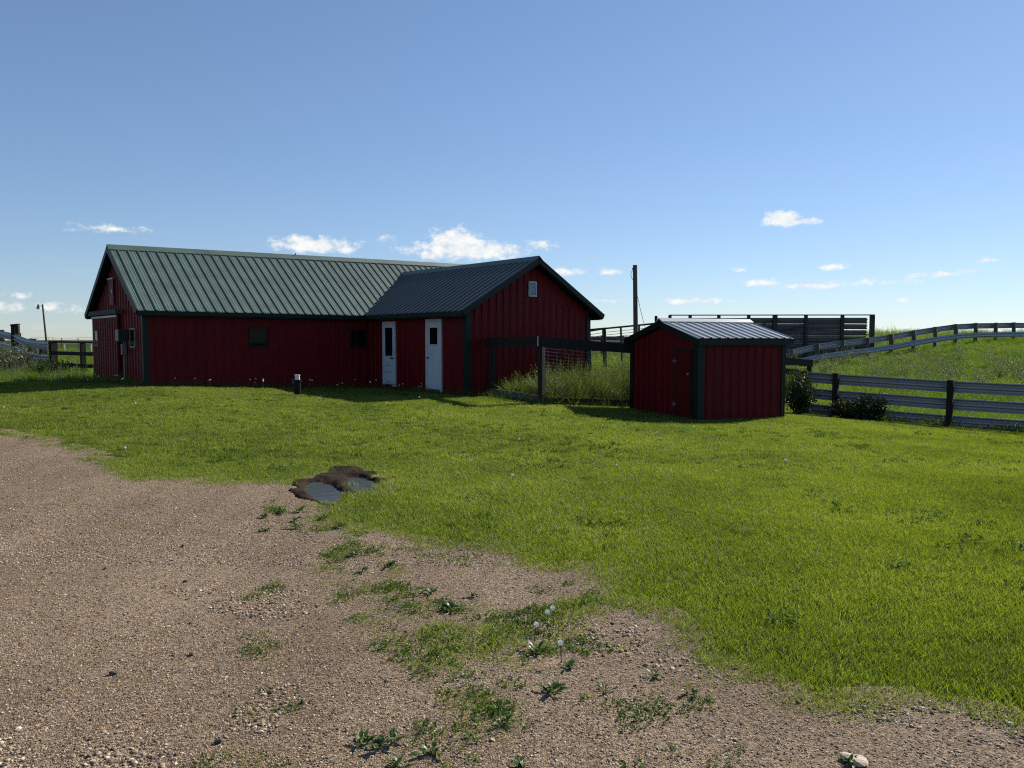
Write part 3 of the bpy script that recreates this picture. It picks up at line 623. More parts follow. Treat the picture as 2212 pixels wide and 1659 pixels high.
for s in (-SOG-.018, SL+SOG+.018):
    for sg in (-1, 1): board('rake_trim', G.p(s, SW/2+sg*(SW/2+SOV+.03), SE-.09), G.p(s, SW/2+sg*.01, SR-.065), .034, .135, 'green_trim', shed)
for b0, b1 in ((-SOV, -.04), (SW+.04, SW+SOV)):
    mb = MB(); G.box(mb, (-SOG, SL+SOG), (b0, b1), (SE-.18, SE-.165)); keep(mb.build('soffit', 'green_trim'), shed)
mb = MB(); G.box(mb, (-.045, .01), (.23, .77), (.10, 1.535)); sdr = mb.build('door', 'red_door'); keep(sdr, shed)
mb = MB()
for tt, zz in (((.18, .226), (.08, 1.595)), ((.774, .82), (.08, 1.595)), ((.226, .774), (1.539, 1.595))): G.box(mb, (-.036, .01), tt, zz)
o = mb.build('door_frame', 'green_trim'); o.parent = sdr
for zc in (1.31, .29):
    mb = MB(); G.box(mb, (-.06, -.03), (.73, .87), (zc-.012, zc+.03)); G.box(mb, (-.066, -.03), (.782, .798), (zc-.06, zc+.07)); o = mb.build('hinge', 'grey_box'); o.parent = sdr
mb = MB(); G.box(mb, (-.075, -.045), (.27, .315), (1.0, 1.05)); o = mb.build('latch', 'hinge'); o.parent = sdr

# ------------------------------------------------------------------ fences
def post(mb, x, y, z0, z1, w, lean=(0, 0), round_=False):
    p = Vector((x, y, z0)); q = Vector((x+lean[0], y+lean[1], z1))
    if round_: mb.tube(p, q, w/2, w/2*.95, 10)
    else: mb.bar(p, q, w, w, Vector((.6, .8, 0)))
    return mb
WPROF = [(-.155, .012), (-.130, .0), (-.090, .075), (-.055, .083), (-.018, .006), (.018, .006), (.055, .083), (.090, .075), (.130, .0), (.155, .012)]
def wbeam(mb, p, q, out, scale=1.0, tilt=0.):
    p = Vector(p); q = Vector(q); d = (q-p).normalized(); up = (ZUP-d*d.z).normalized(); out = (out-d*out.dot(d)).normalized()
    u2 = up*math.cos(tilt)+out*math.sin(tilt); o2 = out*math.cos(tilt)-up*math.sin(tilt)
    n = len(WPROF); vs = []
    for e in (p, q):
        vs += [e+u2*z*scale+o2*x*scale for z, x in WPROF]; vs += [e+u2*z*scale+o2*(x*scale-.005) for z, x in WPROF]
    fs = []
    for i in range(n-1):
        fs.append((i, i+1, 2*n+i+1, 2*n+i)); fs.append((n+i, 3*n+i, 3*n+i+1, n+i+1))
        fs.append((i, n+i, n+i+1, i+1)); fs.append((2*n+i, 2*n+i+1, 3*n+i+1, 3*n+i))
    fs += [(0, 2*n, 3*n, n), (n-1, 2*n-1, 4*n-1, 3*n-1)]
    return mb.add(vs, fs)
# wooden pen with wire in front of the wing gable
pen = thing('pen_fence', 'weathered wooden pen fence with heavy top boards and wire beside the barn', 'fence', loc=(.7, 18.2, hz(.7, 18.2)))
PA = Vector((-.50, 19.80, 0)); PB = Vector((.70, 18.20, 0)); PC = Vector((10.3, 26.6, 0))
def ontop(P, z): return Vector((P.x, P.y, z))
for P, w_, zt in ((PA, .10, 1.66), (PB, .125, 1.68)): keep(post(MB(), P.x, P.y, hz(P.x, P.y)-.3, zt-.02, w_).build('post', 'dark_wood'), pen)
dAB = (PA-PB).normalized(); nAB = Vector((-dAB.y, dAB.x, 0)); nAB = nAB if nAB.dot(Vector((0, -1, 0))) > 0 else -nAB
dBC = (PC-PB).normalized(); nBC = Vector((dBC.y, -dBC.x, 0))
board('top_board', ontop(PA, 1.54)+nAB*.10+dAB*.15, ontop(PB, 1.56)+nAB*.10-dAB*.10, .05, .235, 'wood', pen)
zc = lambda t: 1.56+(.79-1.56)*t
nb = 3
for i in range(nb):
    t0, t1 = i/nb, (i+1)/nb; P, Q = lerp(PB, PC, t0), lerp(PB, PC, t1)
    board('top_board', ontop(P, zc(t0))+nBC*.10-dBC*(.02 if i else .12), ontop(Q, zc(t1))+nBC*.10-dBC*.025, .05, .235, 'wood', pen)
    P2, Q2 = lerp(PB, PC, t0+.01)-nBC*.11, lerp(PB, PC, t1)-nBC*.11
    if i >= 1: board('second_board', ontop(P2, zc(t0)-.33), ontop(Q2, zc(t1)-.33), .05, .2, 'wood', pen)
    q = lerp(PB, PC, t1); keep(post(MB(), q.x, q.y, hz(q.x, q.y)-.3, zc(t1)+.06, .15).build('post', 'dark_wood'), pen)
board('base_board', ontop(PA, hz(PA.x, PA.y)+.06)+nAB*.09, ontop(PB, hz(PB.x, PB.y)+.06)+nAB*.09, .04, .22, 'grey_board', pen)
q = lerp(PB, PC, 1/3); board('base_board', ontop(PB, hz(PB.x, PB.y)+.04)+nBC*.09, ontop(q, hz(q.x, q.y)+.04)+nBC*.09, .04, .16, 'wood', pen)
for k in range(15):
    f0 = k/14; pts = []
    for j in range(13):
        t = j/12*.5; p = lerp(PB, PC, t); zb = hz(p.x, p.y)+.18; zt = zc(t)-.16
        pts.append(ontop(p, zt+(zb-zt)*f0+.012*math.sin(j*1.3+k)-.02*math.sin(math.pi*(j % 6)/6))+nBC*.075)
    keep(MB().path(pts, .0028, 4).build('wire_strand', 'wire'), pen)
for t in np.arange(.012, .5, .022):
    p = lerp(PB, PC, float(t)); keep(MB().tube(ontop(p, hz(p.x, p.y)+.16)+nBC*.072, ontop(p, zc(float(t))-.15)+nBC*.072, .0011, n=4).build('wire_stay', 'wire'), pen)
keep(MB().box(ontop(PB, 1.57)+nAB*.13-dAB*.02, (.012, .02, .12)).build('strap', 'hinge'), pen)
# guard-rail fence on the right
def rail_fence(name, label, pts, zc_list, group=None, mat='galv', pmat='dark_wood', pw=.16, ptop=.2, out=None, cat='fence', post_off=.0, tilt=None, proud=.03, lean=0):
    T = thing(name, label, cat, group, loc=(pts[0][0], pts[0][1], hz(*pts[0])))
    for i, (x, y) in enumerate(pts):
        zt = max(z[i] for z in zc_list)+ptop
        keep(post(MB(), x, y, hz(x, y)-.3, zt, pw*(.92+.16*random.random()), ((random.random()-.5)*.05, (random.random()-.5)*.05)).build('post', pmat), T)
    for j, zl in enumerate(zc_list):
        for i in range(len(pts)-1):
            p = Vector((*pts[i], zl[i])); q = Vector((*pts[i+1], zl[i+1])); d = (q-p).normalized(); n = Vector((d.y, -d.x, 0)).normalized()
            if n.y > 0: n = -n
            o_ = n if (out is None or out[j] > 0) else -n
            off = o_*(pw/2+proud)
            mb = MB(); wbeam(mb, p+off-d*.09, q+off+d*.03, o_, tilt=(tilt or [0]*9)[j]); keep(mb.build('rail', mat), T)
    return T
p1, p2 = Vector((9.31, 22.1)), Vector((11.75, 20.6)); dv = p2-p1
pts = [tuple(p1-dv*.29), tuple(p1), tuple(p2), tuple(p2+dv), tuple(p2+dv*2)]
gz = [hz(*p) for p in pts]
rail_fence('rail_fence', 'grey three-rail steel guardrail fence right of the shed, along the mown lawn', pts,
           [[z+1.03 for z in gz], [z+.56 for z in gz], [z+.10 for z in gz]], mat='galv_dull', ptop=.19, out=[-1, -1, -1])
# two-rail fence climbing the hill
hp = []; hzl = []; hlow = []
for xc, yt in ((160,440),(388,390),(605,360),(830,335),(1035,305),(1230,270),(1420,240),(1600,215),(1775,205),(1950,203),(2112,200),(2275,203),(2440,210)):
    u = 3096+xc*.452; v = 1200+yt*.452; Y = 39.5+4.8*(xc-160)/1952; X = (u-2048)/3077*Y; hp.append((X, Y)); hzl.append(CAMZ+(1359.5-v)/3077*Y-.16)
    hlow.append(CAMZ+(1359.5-v)/3077*Y-.68)
rail_fence('rail_fence', 'two-rail steel guardrail fence climbing the grassy hill behind', hp, [hzl, hlow], mat='galv', pmat='pole', ptop=.17, pw=.18, out=[-1, 1], tilt=[0, -.35])
# windbreak of stacked rails in a steel frame
wb = thing('windbreak_panel', 'tall dark windbreak of stacked steel rails in a frame behind the shed', 'windbreak', loc=(14.4, 43, hz(14.4, 43)))
wx0, wx1 = 8.78, 20.05; wy0, wy1 = 43.2, 42.8; wd_ = Vector((wx1-wx0, wy1-wy0, 0)).normalized(); wn_ = Vector((wd_.y, -wd_.x, 0))
def wpt(x, z): return Vector((x, wy0+(wy1-wy0)*(x-wx0)/(wx1-wx0), z))
WT = 2.96
wposts = [8.84, 9.96, 11.55, 13.2, 14.65, 16.35, 18.35, 19.98]
for i, x in enumerate(wposts): keep(MB().bar(wpt(x, -.2), wpt(x, WT), .16 if i not in (4, 7) else .24, .16, Vector((0, 1, 0))).build('frame_post', 'dark_steel'), wb)
keep(MB().bar(wpt(wx0, WT+.02), wpt(wx1+.05, WT+.02), .1, .06).build('top_beam', 'dark_steel'), wb)
zz = WT-.30
for k in range(8):
    for i in range(len(wposts)-1):
        if k in (1, 2) and i == 6: dz = -.05
        else: dz = 0
        mb = MB(); sag = (random.random()-.5)*.03
        wbeam(mb, wpt(wposts[i]-.05, zz+dz*0+sag)-wn_*.12, wpt(wposts[i+1]+.05-(.28 if i == 6 else 0), zz+dz*0+sag*.3)-wn_*.12, wn_, scale=1.07 if (i < 6 or k > 3 or k == 0) else .93)
        keep(mb.build('rail', 'wind_steel'), wb)
    zz -= .335
keep(MB().bar(wpt(14.8, 2.0), wpt(16.3, 2.42)+wn_*.1, .1, .1).build('brace', 'dark_steel'), wb)
keep(MB().bar(wpt(13.4, 2.2)+wn_*.12, wpt(14.6, 2.75)+wn_*.12, .06, .06).build('brace', 'dark_steel'), wb)
# pipe railing between barn and shed
pr = thing('pipe_railing', 'sloping dark pipe railing seen between barn and shed', 'railing', loc=(5, 38, hz(5, 38)))
def pp(u, v, Y): return Vector(((u-2048)/3077*Y, Y, CAMZ+(1359.5-v)/3077*Y))
top = [pp(2350, 1325, 38), pp(2421, 1314, 38), pp(2530, 1303.5, 38), pp(2640, 1292, 38), pp(2760, 1285, 38)]
for p, q in zip(top[:-1], top[1:]): keep(MB().tube(p, q, .045, n=8).build('handrail', 'dark_steel'), pr)
keep(MB().bar(pp(2340, 1321, 37.9), pp(2421, 1313.5, 37.9), .09, .09).build('handrail', 'dark_steel'), pr)
for u0, u1 in ((2358, 2364), (2411, 2418), (2419, 2426), (2482, 2490), (2555, 2557), (2640, 2641)):
    vt = np.interp(u0, [2350, 2421, 2530, 2640], [1325, 1314, 1303.5, 1292]); p = pp(u0, vt, 38); q = pp(u1, vt+52, 38); q.z = hz(q.x, q.y)-.1
    keep(MB().tube(p, q, .05, n=8).build('upright', 'dark_steel'), pr)
for dv_ in (15, 26, 36):
    pts = [pp(u, v+dv_, 38) for u, v in ((2350, 1325), (2421, 1314), (2530, 1303.5), (2640, 1292))]
    keep(MB().path(pts, .012, 5).build('wire_strand', 'dark_steel'), pr)
# far corral of corrugated panels, behind the pipe railing
fc = thing('corral_fence', 'far low grey corral fence seen through the pipe railing', 'fence', loc=(8, 60, hz(8, 60)))
cpx = [5.4, 7.0, 8.6, 10.2, 11.8, 13.4, 15.0]
for i, x in enumerate(cpx):
    keep(post(MB(), x, 60, hz(x, 60)-.2, 1.95, .16).build('post', 'dark_wood'), fc)
    if i:
        for zc_ in (1.72, 1.30, .88): keep(wbeam(MB(), (cpx[i-1], 59.85, zc_), (x, 59.85, zc_), Vector((0, -1, 0))).build('rail', 'wind_steel'), fc)
# single wooden post with a rope, behind the shed
po = thing('wooden_post', 'lone wooden post top poking up behind the shed roof peak', 'post', loc=(6.35, 34, hz(6.35, 34)))
X = (2622-2048)/3077*34; keep(MB().tube((X, 34, hz(X, 34)-.2), (X, 34, CAMZ+95.5/3077*34), .062, n=10).build('shaft', 'dark_wood'), po)
keep(MB().path([Vector((X+.05, 33.9, 2.6)), Vector((X+.16, 33.9, 2.35)), Vector((X+.10, 33.9, 2.1))], .012).build('rope', 'white_pipe'), po)
# utility pole
up_ = thing('utility_pole', 'short bare wooden utility pole with guy wire standing between barn and shed', 'utility pole', loc=(5.43, 34, hz(5.43, 34)))
pt = pp(2536.5, 1063, 34); pb = Vector((pt.x+.10, 34, hz(5.5, 34)-.3))
keep(MB().tube(pb, pt, .112, .096, 16).build('pole', 'pole', None), up_)
keep(MB().path([pp(2548, 1187, 34), pp(2560, 1240, 33.6), pp(2572, 1284, 33.3), pp(2585, 1330, 33.0), pp(2600, 1385, 32.6)], .011, 5).build('guy_wire', 'cable'), up_)
keep(MB().path([pp(2529, 1085, 34), pp(2522, 1090, 33.9), pp(2520, 1103, 33.9), pp(2524, 1114, 33.9), pp(2528.5, 1122, 33.9)], .011, 5).build('wire_loop', 'cable'), up_)
keep(MB().box(pp(2528, 1078, 33.95), (.03, .03, .035)).build('insulator', 'cable'), up_)
# ---------------- left side
lp = [(213, 27.5), (175, 28.8), (130, 30.4), (74, 32.4), (10, 34.6), (-70, 37)]
pts = [((u-2048)/3077*Y, Y) for u, Y in lp]; ztop = [1.55, 1.55, 1.62, 1.86, 2.02, 2.2]
rail_fence('rail_fence', 'curving steel guardrail fence rising left of the yard light', pts, [[z-.14 for z in ztop], [z-.62 for z in ztop]], mat='galv_dull', pw=.2, ptop=.17, out=[1, 1], tilt=[0, -.3])
hp_ = thing('gate_frame_post', 'pair of tall timber posts with cap board by the left rail fence', 'gate post', loc=(pts[3][0], 32.4, hz(pts[3][0], 32.4)))
a_ = pp(57, 1303, 32.2); b_ = pp(74, 1303, 32.2)
for p in (a_, b_): keep(MB().bar((p.x, p.y, hz(p.x, p.y)-.2), p, .11 if p is a_ else .14, .12, Vector((0, 1, 0))).build('post', 'dark_wood'), hp_)
keep(MB().bar(a_+Vector((-.07, 0, .02)), b_+Vector((.08, 0, .05)), .16, .07).build('cap_board', 'dark_wood'), hp_)
wf = thing('board_fence', 'dark two-board wooden fence joining the barn gable end', 'fence', loc=(-16, 27, hz(-16, 27)))
q0, q1, q2 = pp(213, 1364, 27.5), pp(333, 1366, 26.4), pp(382, 1366, 25.9)
for p in (q0, q1): keep(MB().bar((p.x, p.y, hz(p.x, p.y)-.2), p, .14, .14, Vector((.6, .8, 0))).build('post', 'dark_wood'), wf)
for dz in (.42, .83):
    for p, q in ((q0, q1), (q1, q2)): keep(MB().bar(p-ZUP*dz+Vector((0, -.1, 0)), q-ZUP*dz+Vector((0, -.1, 0)), .04, .13).build('board', 'dark_wood'), wf)
for p, q in ((q0, q1), (q1, q2)): keep(MB().tube(p-ZUP*.03, q-ZUP*.03, .028, n=6).build('top_pole', 'dark_wood'), wf)
wp = thing('pipe_fence', 'far white pipe fence in the field left of the barn', 'fence', loc=(-34, 60, hz(-34, 60)))
for u0, u1 in ((225, 259), (259, 365), (365, 400)):
    p, q = pp(u0, 1375, 60), pp(u1, 1375, 60); keep(MB().tube(p, q, .05, n=6).build('pipe', 'white_pipe'), wp)
for u in (259, 365): p = pp(u, 1375, 60); keep(MB().tube(p, (p.x, p.y, hz(p.x, p.y)), .055, n=6).build('upright', 'white_pipe'), wp)
wfn = thing('wire_fence', 'thin wire field fence along the skyline left of the barn', 'fence', loc=(-26, 42, hz(-26, 42)))
for u in (128, 190, 250, 315, 380): p = pp(u, 1352, 44); keep(MB().tube((p.x, p.y, hz(p.x, p.y)-.1), p, .022, n=5).build('steel_post', 'dark_steel'), wfn)
for v in (1351, 1358, 1366): keep(MB().path([pp(u, v+3*math.sin(u*.03), 44) for u in (128, 190, 250, 315, 380)], .008, 4).build('wire_strand', 'dark_steel'), wfn)
yl = thing('yard_light', 'yard light on a thin pole far left of the barn', 'yard light', loc=(-45.4, 75, hz(-45.4, 75)))
pt = pp(178, 1218, 75); keep(MB().tube((pt.x+.35, 75, hz(pt.x, 75)-.3), pt, .10, .075, 10).build('pole', 'pole'), yl)
lh = pp(160.5, 1226, 75); keep(MB().tube(pt-ZUP*.2, lh+ZUP*.05, .03, n=6).build('arm', 'galv_dull'), yl)
mb = MB(); mb.tube(lh+ZUP*.22, lh+ZUP*.02, .05, .09, 10); mb.tube(lh+ZUP*.02, lh-ZUP*.08, .09, .15, 10); lo_ = mb.build('lamp_head', 'dark_steel'); keep(lo_, yl)
mb = MB(); mb.tube(lh-ZUP*.08, lh-ZUP*.28, .17, .15, 12); o = mb.build('lamp_shade', 'lamp_glass'); keep(o, yl)
# black standpipe with white cap on the lawn
wpz = hz(-5.28, 18.9)
wc_ = thing('capped_pipe', 'black well pipe with a white cap standing on the lawn', 'pipe', loc=(-5.28, 18.9, wpz))
keep(MB().tube((-5.28, 18.9, wpz-.2), (-5.28, 18.9, wpz+.30), .082, n=18).build('casing', 'black_plastic', None), wc_)
keep(MB().tube((-5.28, 18.9, wpz+.28), (-5.28, 18.9, wpz+.34), .098, n=18).build('collar', 'black_plastic', None), wc_)
keep(MB().tube((-5.28, 18.9, wpz+.34), (-5.28, 18.9, wpz+.435), .06, n=18).tube((-5.28, 18.9, wpz+.435), (-5.28, 18.9, wpz+.46), .068, n=18).build('cap', 'white_plastic', None), wc_)

# ------------------------------------------------------------------ grass, weeds, pebbles
def blades_mesh(name, n, radius, h, w, lean, curl, mat, seed, segs=3, heads=0):
    """n bent tapering blades rooted in a disc; 'tint' varies per blade"""
    r = np.random.default_rng(seed); rad = radius*np.sqrt(r.random(n)); th = r.random(n)*2*np.pi
    x0 = rad*np.cos(th); y0 = rad*np.sin(th); hh = h[0]+(h[1]-h[0])*r.random(n)**1.3; ww = w[0]+(w[1]-w[0])*r.random(n)
    ld = r.random(n)*2*np.pi; ln = lean*(.2+r.random(n)); fa = r.random(n)*2*np.pi
    V = []; F_ = []; T = []
    lv = segs
    for i in range(n):
        d = np.array([math.cos(ld[i]), math.sin(ld[i])]); sx = np.array([math.cos(fa[i]), math.sin(fa[i])])*ww[i]/2; k = len(V); t0 = r.random()
        for j in range(lv):
            t = j/lv; o = d*hh[i]*(ln[i]*t+curl*t*t); z = hh[i]*(t-.25*curl*t*t); wd = (1-t*t*.55)
            V.append((x0[i]+o[0]-sx[0]*wd, y0[i]+o[1]-sx[1]*wd, z-.01*(j == 0))); V.append((x0[i]+o[0]+sx[0]*wd, y0[i]+o[1]+sx[1]*wd, z-.01*(j == 0)))
        o = d*hh[i]*(ln[i]+curl); V.append((x0[i]+o[0], y0[i]+o[1], hh[i]*(1-.25*curl)))
        for j in range(lv-1): F_.append((k+2*j, k+2*j+1, k+2*j+3, k+2*j+2))
        F_.append((k+2*lv-2, k+2*lv-1, k+2*lv)); T += [t0]*(2*lv+1)
    me = bpy.data.meshes.new(name); me.from_pydata(V, [], F_); a = me.attributes.new('tint', 'FLOAT', 'POINT'); a.data.foreach_set('value', np.array(T, np.float32))
    me.materials.append(M[mat]); return me
def leafy_mesh(name, stems, h, spread, leaf, nleaf, mat, seed, tip=.6, droop=.3, plume=0):
    """upright stems carrying many small leaves"""
    r = np.random.default_rng(seed); V = []; F_ = []; T = []
    for s in range(stems):
        hh = h[0]+(h[1]-h[0])*r.random(); a = r.random()*6.283; b0 = np.array([math.cos(a), math.sin(a), 0])*spread*math.sqrt(r.random()); dr = np.array([r.normal()*.16, r.normal()*.16, 1.]); t0 = r.random()*.6
        bend = np.array([r.normal()*.12, r.normal()*.12, 0])
        def at(t): return b0+dr*hh*t+bend*hh*t*t
        sw = .004; k = len(V)
        for t in (0, .5, 1): p = at(t); V += [tuple(p+[sw*(1-t*.6), 0, 0]), tuple(p-[sw*(1-t*.6), 0, 0])]; T += [t0*.5]*2
        F_ += [(k, k+1, k+3, k+2), (k+2, k+3, k+5, k+4)]
        for q in range(nleaf):
            t = .12+.88*(q+r.random())/nleaf; p = at(t); az = r.random()*6.283; el = .9-droop-1.0*r.random()+.5*t; L_ = leaf[0]*(1-tip*t)*(.6+.7*r.random()); W_ = leaf[1]*(1-tip*t)*(.7+.6*r.random())
            d = np.array([math.cos(az)*math.cos(el), math.sin(az)*math.cos(el), math.sin(el)]); sd_ = np.array([-math.sin(az), math.cos(az), r.normal()*.5]); sd_ /= np.linalg.norm(sd_)
            k = len(V); e = p+d*L_; e[2] -= L_*droop*.5; m = p+d*L_*.5
            V += [tuple(p), tuple(m+sd_*W_/2), tuple(e), tuple(m-sd_*W_/2)]; F_.append((k, k+1, k+2, k+3)); T += [min(1, t0+.4*r.random())]*4
    me = bpy.data.meshes.new(name); me.from_pydata(V, [], F_); a = me.attributes.new('tint', 'FLOAT', 'POINT'); a.data.foreach_set('value', np.array(T, np.float32))
    me.materials.append(M[mat]); return me
def pebble_mesh(name, seed):
    import bmesh
    bm = bmesh.new(); bmesh.ops.create_icosphere(bm, subdivisions=1, radius=1); r = random.Random(seed)
    ax = (r.uniform(.8, 1.2), r.uniform(.6, 1.0), r.uniform(.4, .65))
    for v in bm.verts:
        k = r.uniform(.82, 1.16); v.co = Vector((v.co.x*ax[0]*k, v.co.y*ax[1]*k, v.co.z*ax[2]*k))
    me = bpy.data.meshes.new(name); bm.to_mesh(me); bm.free(); me.materials.append(M['pebble']); return me
def scatter(name, pts, rot, scl, meshes, label, cat):
    """one 'stuff' object: points carrying instances of a few meshes"""
    coll = bpy.data.collections.new(name+'_kinds')
    for i, me in enumerate(meshes): coll.objects.link(bpy.data.objects.new('%s_kind_%02d' % (name, i), me))
    n = len(pts); me = bpy.data.meshes.new(name); me.vertices.add(n); me.vertices.foreach_set('co', np.asarray(pts, np.float32).ravel())
    a = me.attributes.new('rot', 'FLOAT_VECTOR', 'POINT'); a.data.foreach_set('vector', np.asarray(rot, np.float32).ravel())
    a = me.attributes.new('scl', 'FLOAT_VECTOR', 'POINT'); a.data.foreach_set('vector', np.asarray(scl, np.float32).ravel())
    a = me.attributes.new('idx', 'INT', 'POINT'); a.data.foreach_set('value', rng.integers(0, len(meshes), n).astype(np.int32))
    o = bpy.data.objects.new(name, me); COL.objects.link(o)
    ng = bpy.data.node_groups.new(name+'_nodes', 'GeometryNodeTree'); ng.interface.new_socket('Geometry', in_out='INPUT', socket_type='NodeSocketGeometry'); ng.interface.new_socket('Geometry', in_out='OUTPUT', socket_type='NodeSocketGeometry')
    N = ng.nodes.new; L = ng.links.new; gi = N('NodeGroupInput'); go = N('NodeGroupOutput'); ip = N('GeometryNodeInstanceOnPoints'); ci = N('GeometryNodeCollectionInfo')
    ci.inputs['Collection'].default_value = coll; ci.inputs['Separate Children'].default_value = True; ci.inputs['Reset Children'].default_value = True
    def na(nm, ty): q = N('GeometryNodeInputNamedAttribute'); q.data_type = ty; q.inputs['Name'].default_value = nm; return q.outputs['Attribute']
    L(gi.outputs[0], ip.inputs['Points']); L(ci.outputs[0], ip.inputs['Instance']); ip.inputs['Pick Instance'].default_value = True
    L(na('idx', 'INT'), ip.inputs['Instance Index']); L(na('rot', 'FLOAT_VECTOR'), ip.inputs['Rotation']); L(na('scl', 'FLOAT_VECTOR'), ip.inputs['Scale']); L(ip.outputs[0], go.inputs[0])
    md = o.modifiers.new('scatter', 'NODES'); md.node_group = ng
    return tag(o, label, cat, kind='stuff')
def jitter(x0, x1, y0, y1, c, keepf=None):
    X, Y = np.meshgrid(np.arange(x0, x1, c), np.arange(y0, y1, c)); X = X+(rng.random(X.shape)-.5)*c*1.2; Y = Y+(rng.random(Y.shape)-.5)*c*1.2
    X = X.ravel(); Y = Y.ravel(); k = (np.abs(X) < .70*Y+2.2); 
    if keepf is not None: k &= rng.random(X.shape) < keepf(X, Y)
    return X[k], Y[k]
LBX = [-60, -20, -14, -9.25, -9.05, -4.23, -1.15, -.45, .7, 9.15, 9.3, 11.75, 20, 40]
LBY = [40, 24.3, 21.4, 19.0, 18.85, 23.0, 19.5, 19.3, 18.15, 25.5, 22.1, 20.55, 15.45, 3]
def yard(x, y): return y < np.interp(x, LBX, LBY)
def footprint(x, y, fr, a0, a1, b0, b1):
    dx = x-fr.C.x; dy = y-fr.C.y; a = dx*fr.a.x+dy*fr.a.y; b = dx*fr.b.x+dy*fr.b.y; return (a > a0) & (a < a1) & (b > b0) & (b < b1)
def built(x, y): return footprint(x, y, F, -.02, BL, -.02, BW) | footprint(x, y, F, S1-.02, S1+WW, -PJ-.02, 0) | footprint(x, y, G, .02, SL, .02, SW)
def on_gravel(x, y):
    return inpoly(*edge_warp(x, y), EDGE)
def off_gravel(x, y):                      # share of the neighbourhood that is lawn: 0 deep in the drive, 1 deep in the lawn
    e = np.zeros(np.shape(x)); k = 0
    for r_ in (.07, .16, .27):
        for a in range(6):
            t = a*math.pi/3+r_*9; e += ~on_gravel(x+r_*math.cos(t)*.8, y+r_*math.sin(t)*1.2); k += 1
    return e/k
def lawn_density(x, y, full=True):
    f = off_gravel(x, y); q = np.clip((f+(fbm(x, y, 6, 91)-.5)*.8-.12)/.48, 0, 1); d = q*q*(3-2*q)
    n = fbm(x, y, 5, 41)
    for poly, v in ((SP1, .42), (SP2, .36), (SP3, .42)): d = np.maximum(d, np.where(inpoly(x, y, poly) & (n > .46), v, 0))
    for poly in (ISL1, ISL2): d = np.maximum(d, np.where(inpoly(x+(n-.5)*.25, y+(n-.5)*.25, poly), .95, 0))
    mk = mudmask(x, y); d = np.where(mk > .72, .05*(n > .6), np.where(mk > .15, d*(.75-.6*mk), d)); d = np.where(inpoly(x+(n-.5)*.3, y+(n-.5)*.3, BARE), d*.5, d)
    return np.where(yard(x, y) & ~built(x, y), d, 0)
def zrot(n, tilt=.12): return np.stack([(rng.random(n)-.5)*tilt, (rng.random(n)-.5)*tilt, rng.random(n)*6.283], -1)
tufts = [blades_mesh('lawn_tuft', 110, .14, (.020, .052), (.0022, .0040), .6, .4, 'lawn', 100+i) for i in range(7)]
# near strip denser, far lawn wider spaced
X1, Y1 = jitter(-8, 9, 2.4, 10, .095, lawn_density); X2, Y2 = jitter(-26, 22, 10, 26, .155, lawn_density)
X = np.concatenate([X1, X2]); Y = np.concatenate([Y1, Y2]); n = len(X)
cl = fbm(X, Y, .9, 77); cl2 = fbm(X, Y, 3.5, 55)
s_ = .66+.30*cl+.35*np.clip(cl2-.5, 0, 1); fe = off_gravel(X, Y); isl = inpoly(X, Y, ISL1) | inpoly(X, Y, ISL2); s_ *= np.where(isl, .95, .55+.45*np.clip(fe*1.6, 0, 1))
scatter('lawn_grass', np.stack([X, Y, np.where(fe < .75, drive_z(X, Y)-.004, H(X, Y)-.036)], -1), zrot(n), np.stack([s_*1.05, s_*1.05, s_*(.8+.5*rng.random(n))], -1), tufts, 'mown green lawn of short grass in front of the barn', 'grass')
print('lawn instances', n)
def clover_density(x, y): return lawn_density(x, y)*np.clip((fbm(x, y, .8, 131)-.52)*3, 0, .45)*np.clip((fbm(x, y, 3, 141)-.4)*4, 0, 1)
ck = [leafy_mesh('clover', 16, (.025, .045), .09, (.022, .015), 4, 'clover', 240+i, tip=.0, droop=.5) for i in range(4)]
X, Y = jitter(-20, 16, 2.6, 20, .17, clover_density); n = len(X); s_ = .7+.5*rng.random(n)
scatter('lawn_clover', np.stack([X, Y, H(X, Y)-.03], -1), zrot(n), np.stack([s_]*3, -1), ck, 'dark clover and broadleaf patches mixed through the lawn', 'clover'); print('clover', n)
# pasture beyond the fences
def past_density(x, y):
    d = np.where(yard(x, y) | built(x, y), 0, 1.); return d*np.clip(1.5-y/60, .15, 1)
ptufts = [blades_mesh('pasture_tuft', 60, .26, (.10, .34), (.005, .011), .6, .4, 'pasture', 200+i) for i in range(5)] + [leafy_mesh('pasture_weed', 7, (.18, .42), .2, (.07, .02), 10, 'pasture', 220+i) for i in range(3)]
X1, Y1 = jitter(-34, 34, 16, 46, .33, past_density); X2, Y2 = jitter(-70, 80, 46, 110, .8, past_density)
X = np.concatenate([X1, X2]); Y = np.concatenate([Y1, Y2]); n = len(X); cl = fbm(X, Y, .35, 87)
s_ = (.55+.75*cl)*np.where(Y > 46, 1.5, 1)
scatter('pasture_grass', np.stack([X, Y, H(X, Y)-.03], -1), zrot(n), np.stack([s_, s_, s_*(.6+.6*rng.random(n))], -1), ptufts, 'rough green pasture grass on the hill and fields', 'grass'); print('pasture', n)
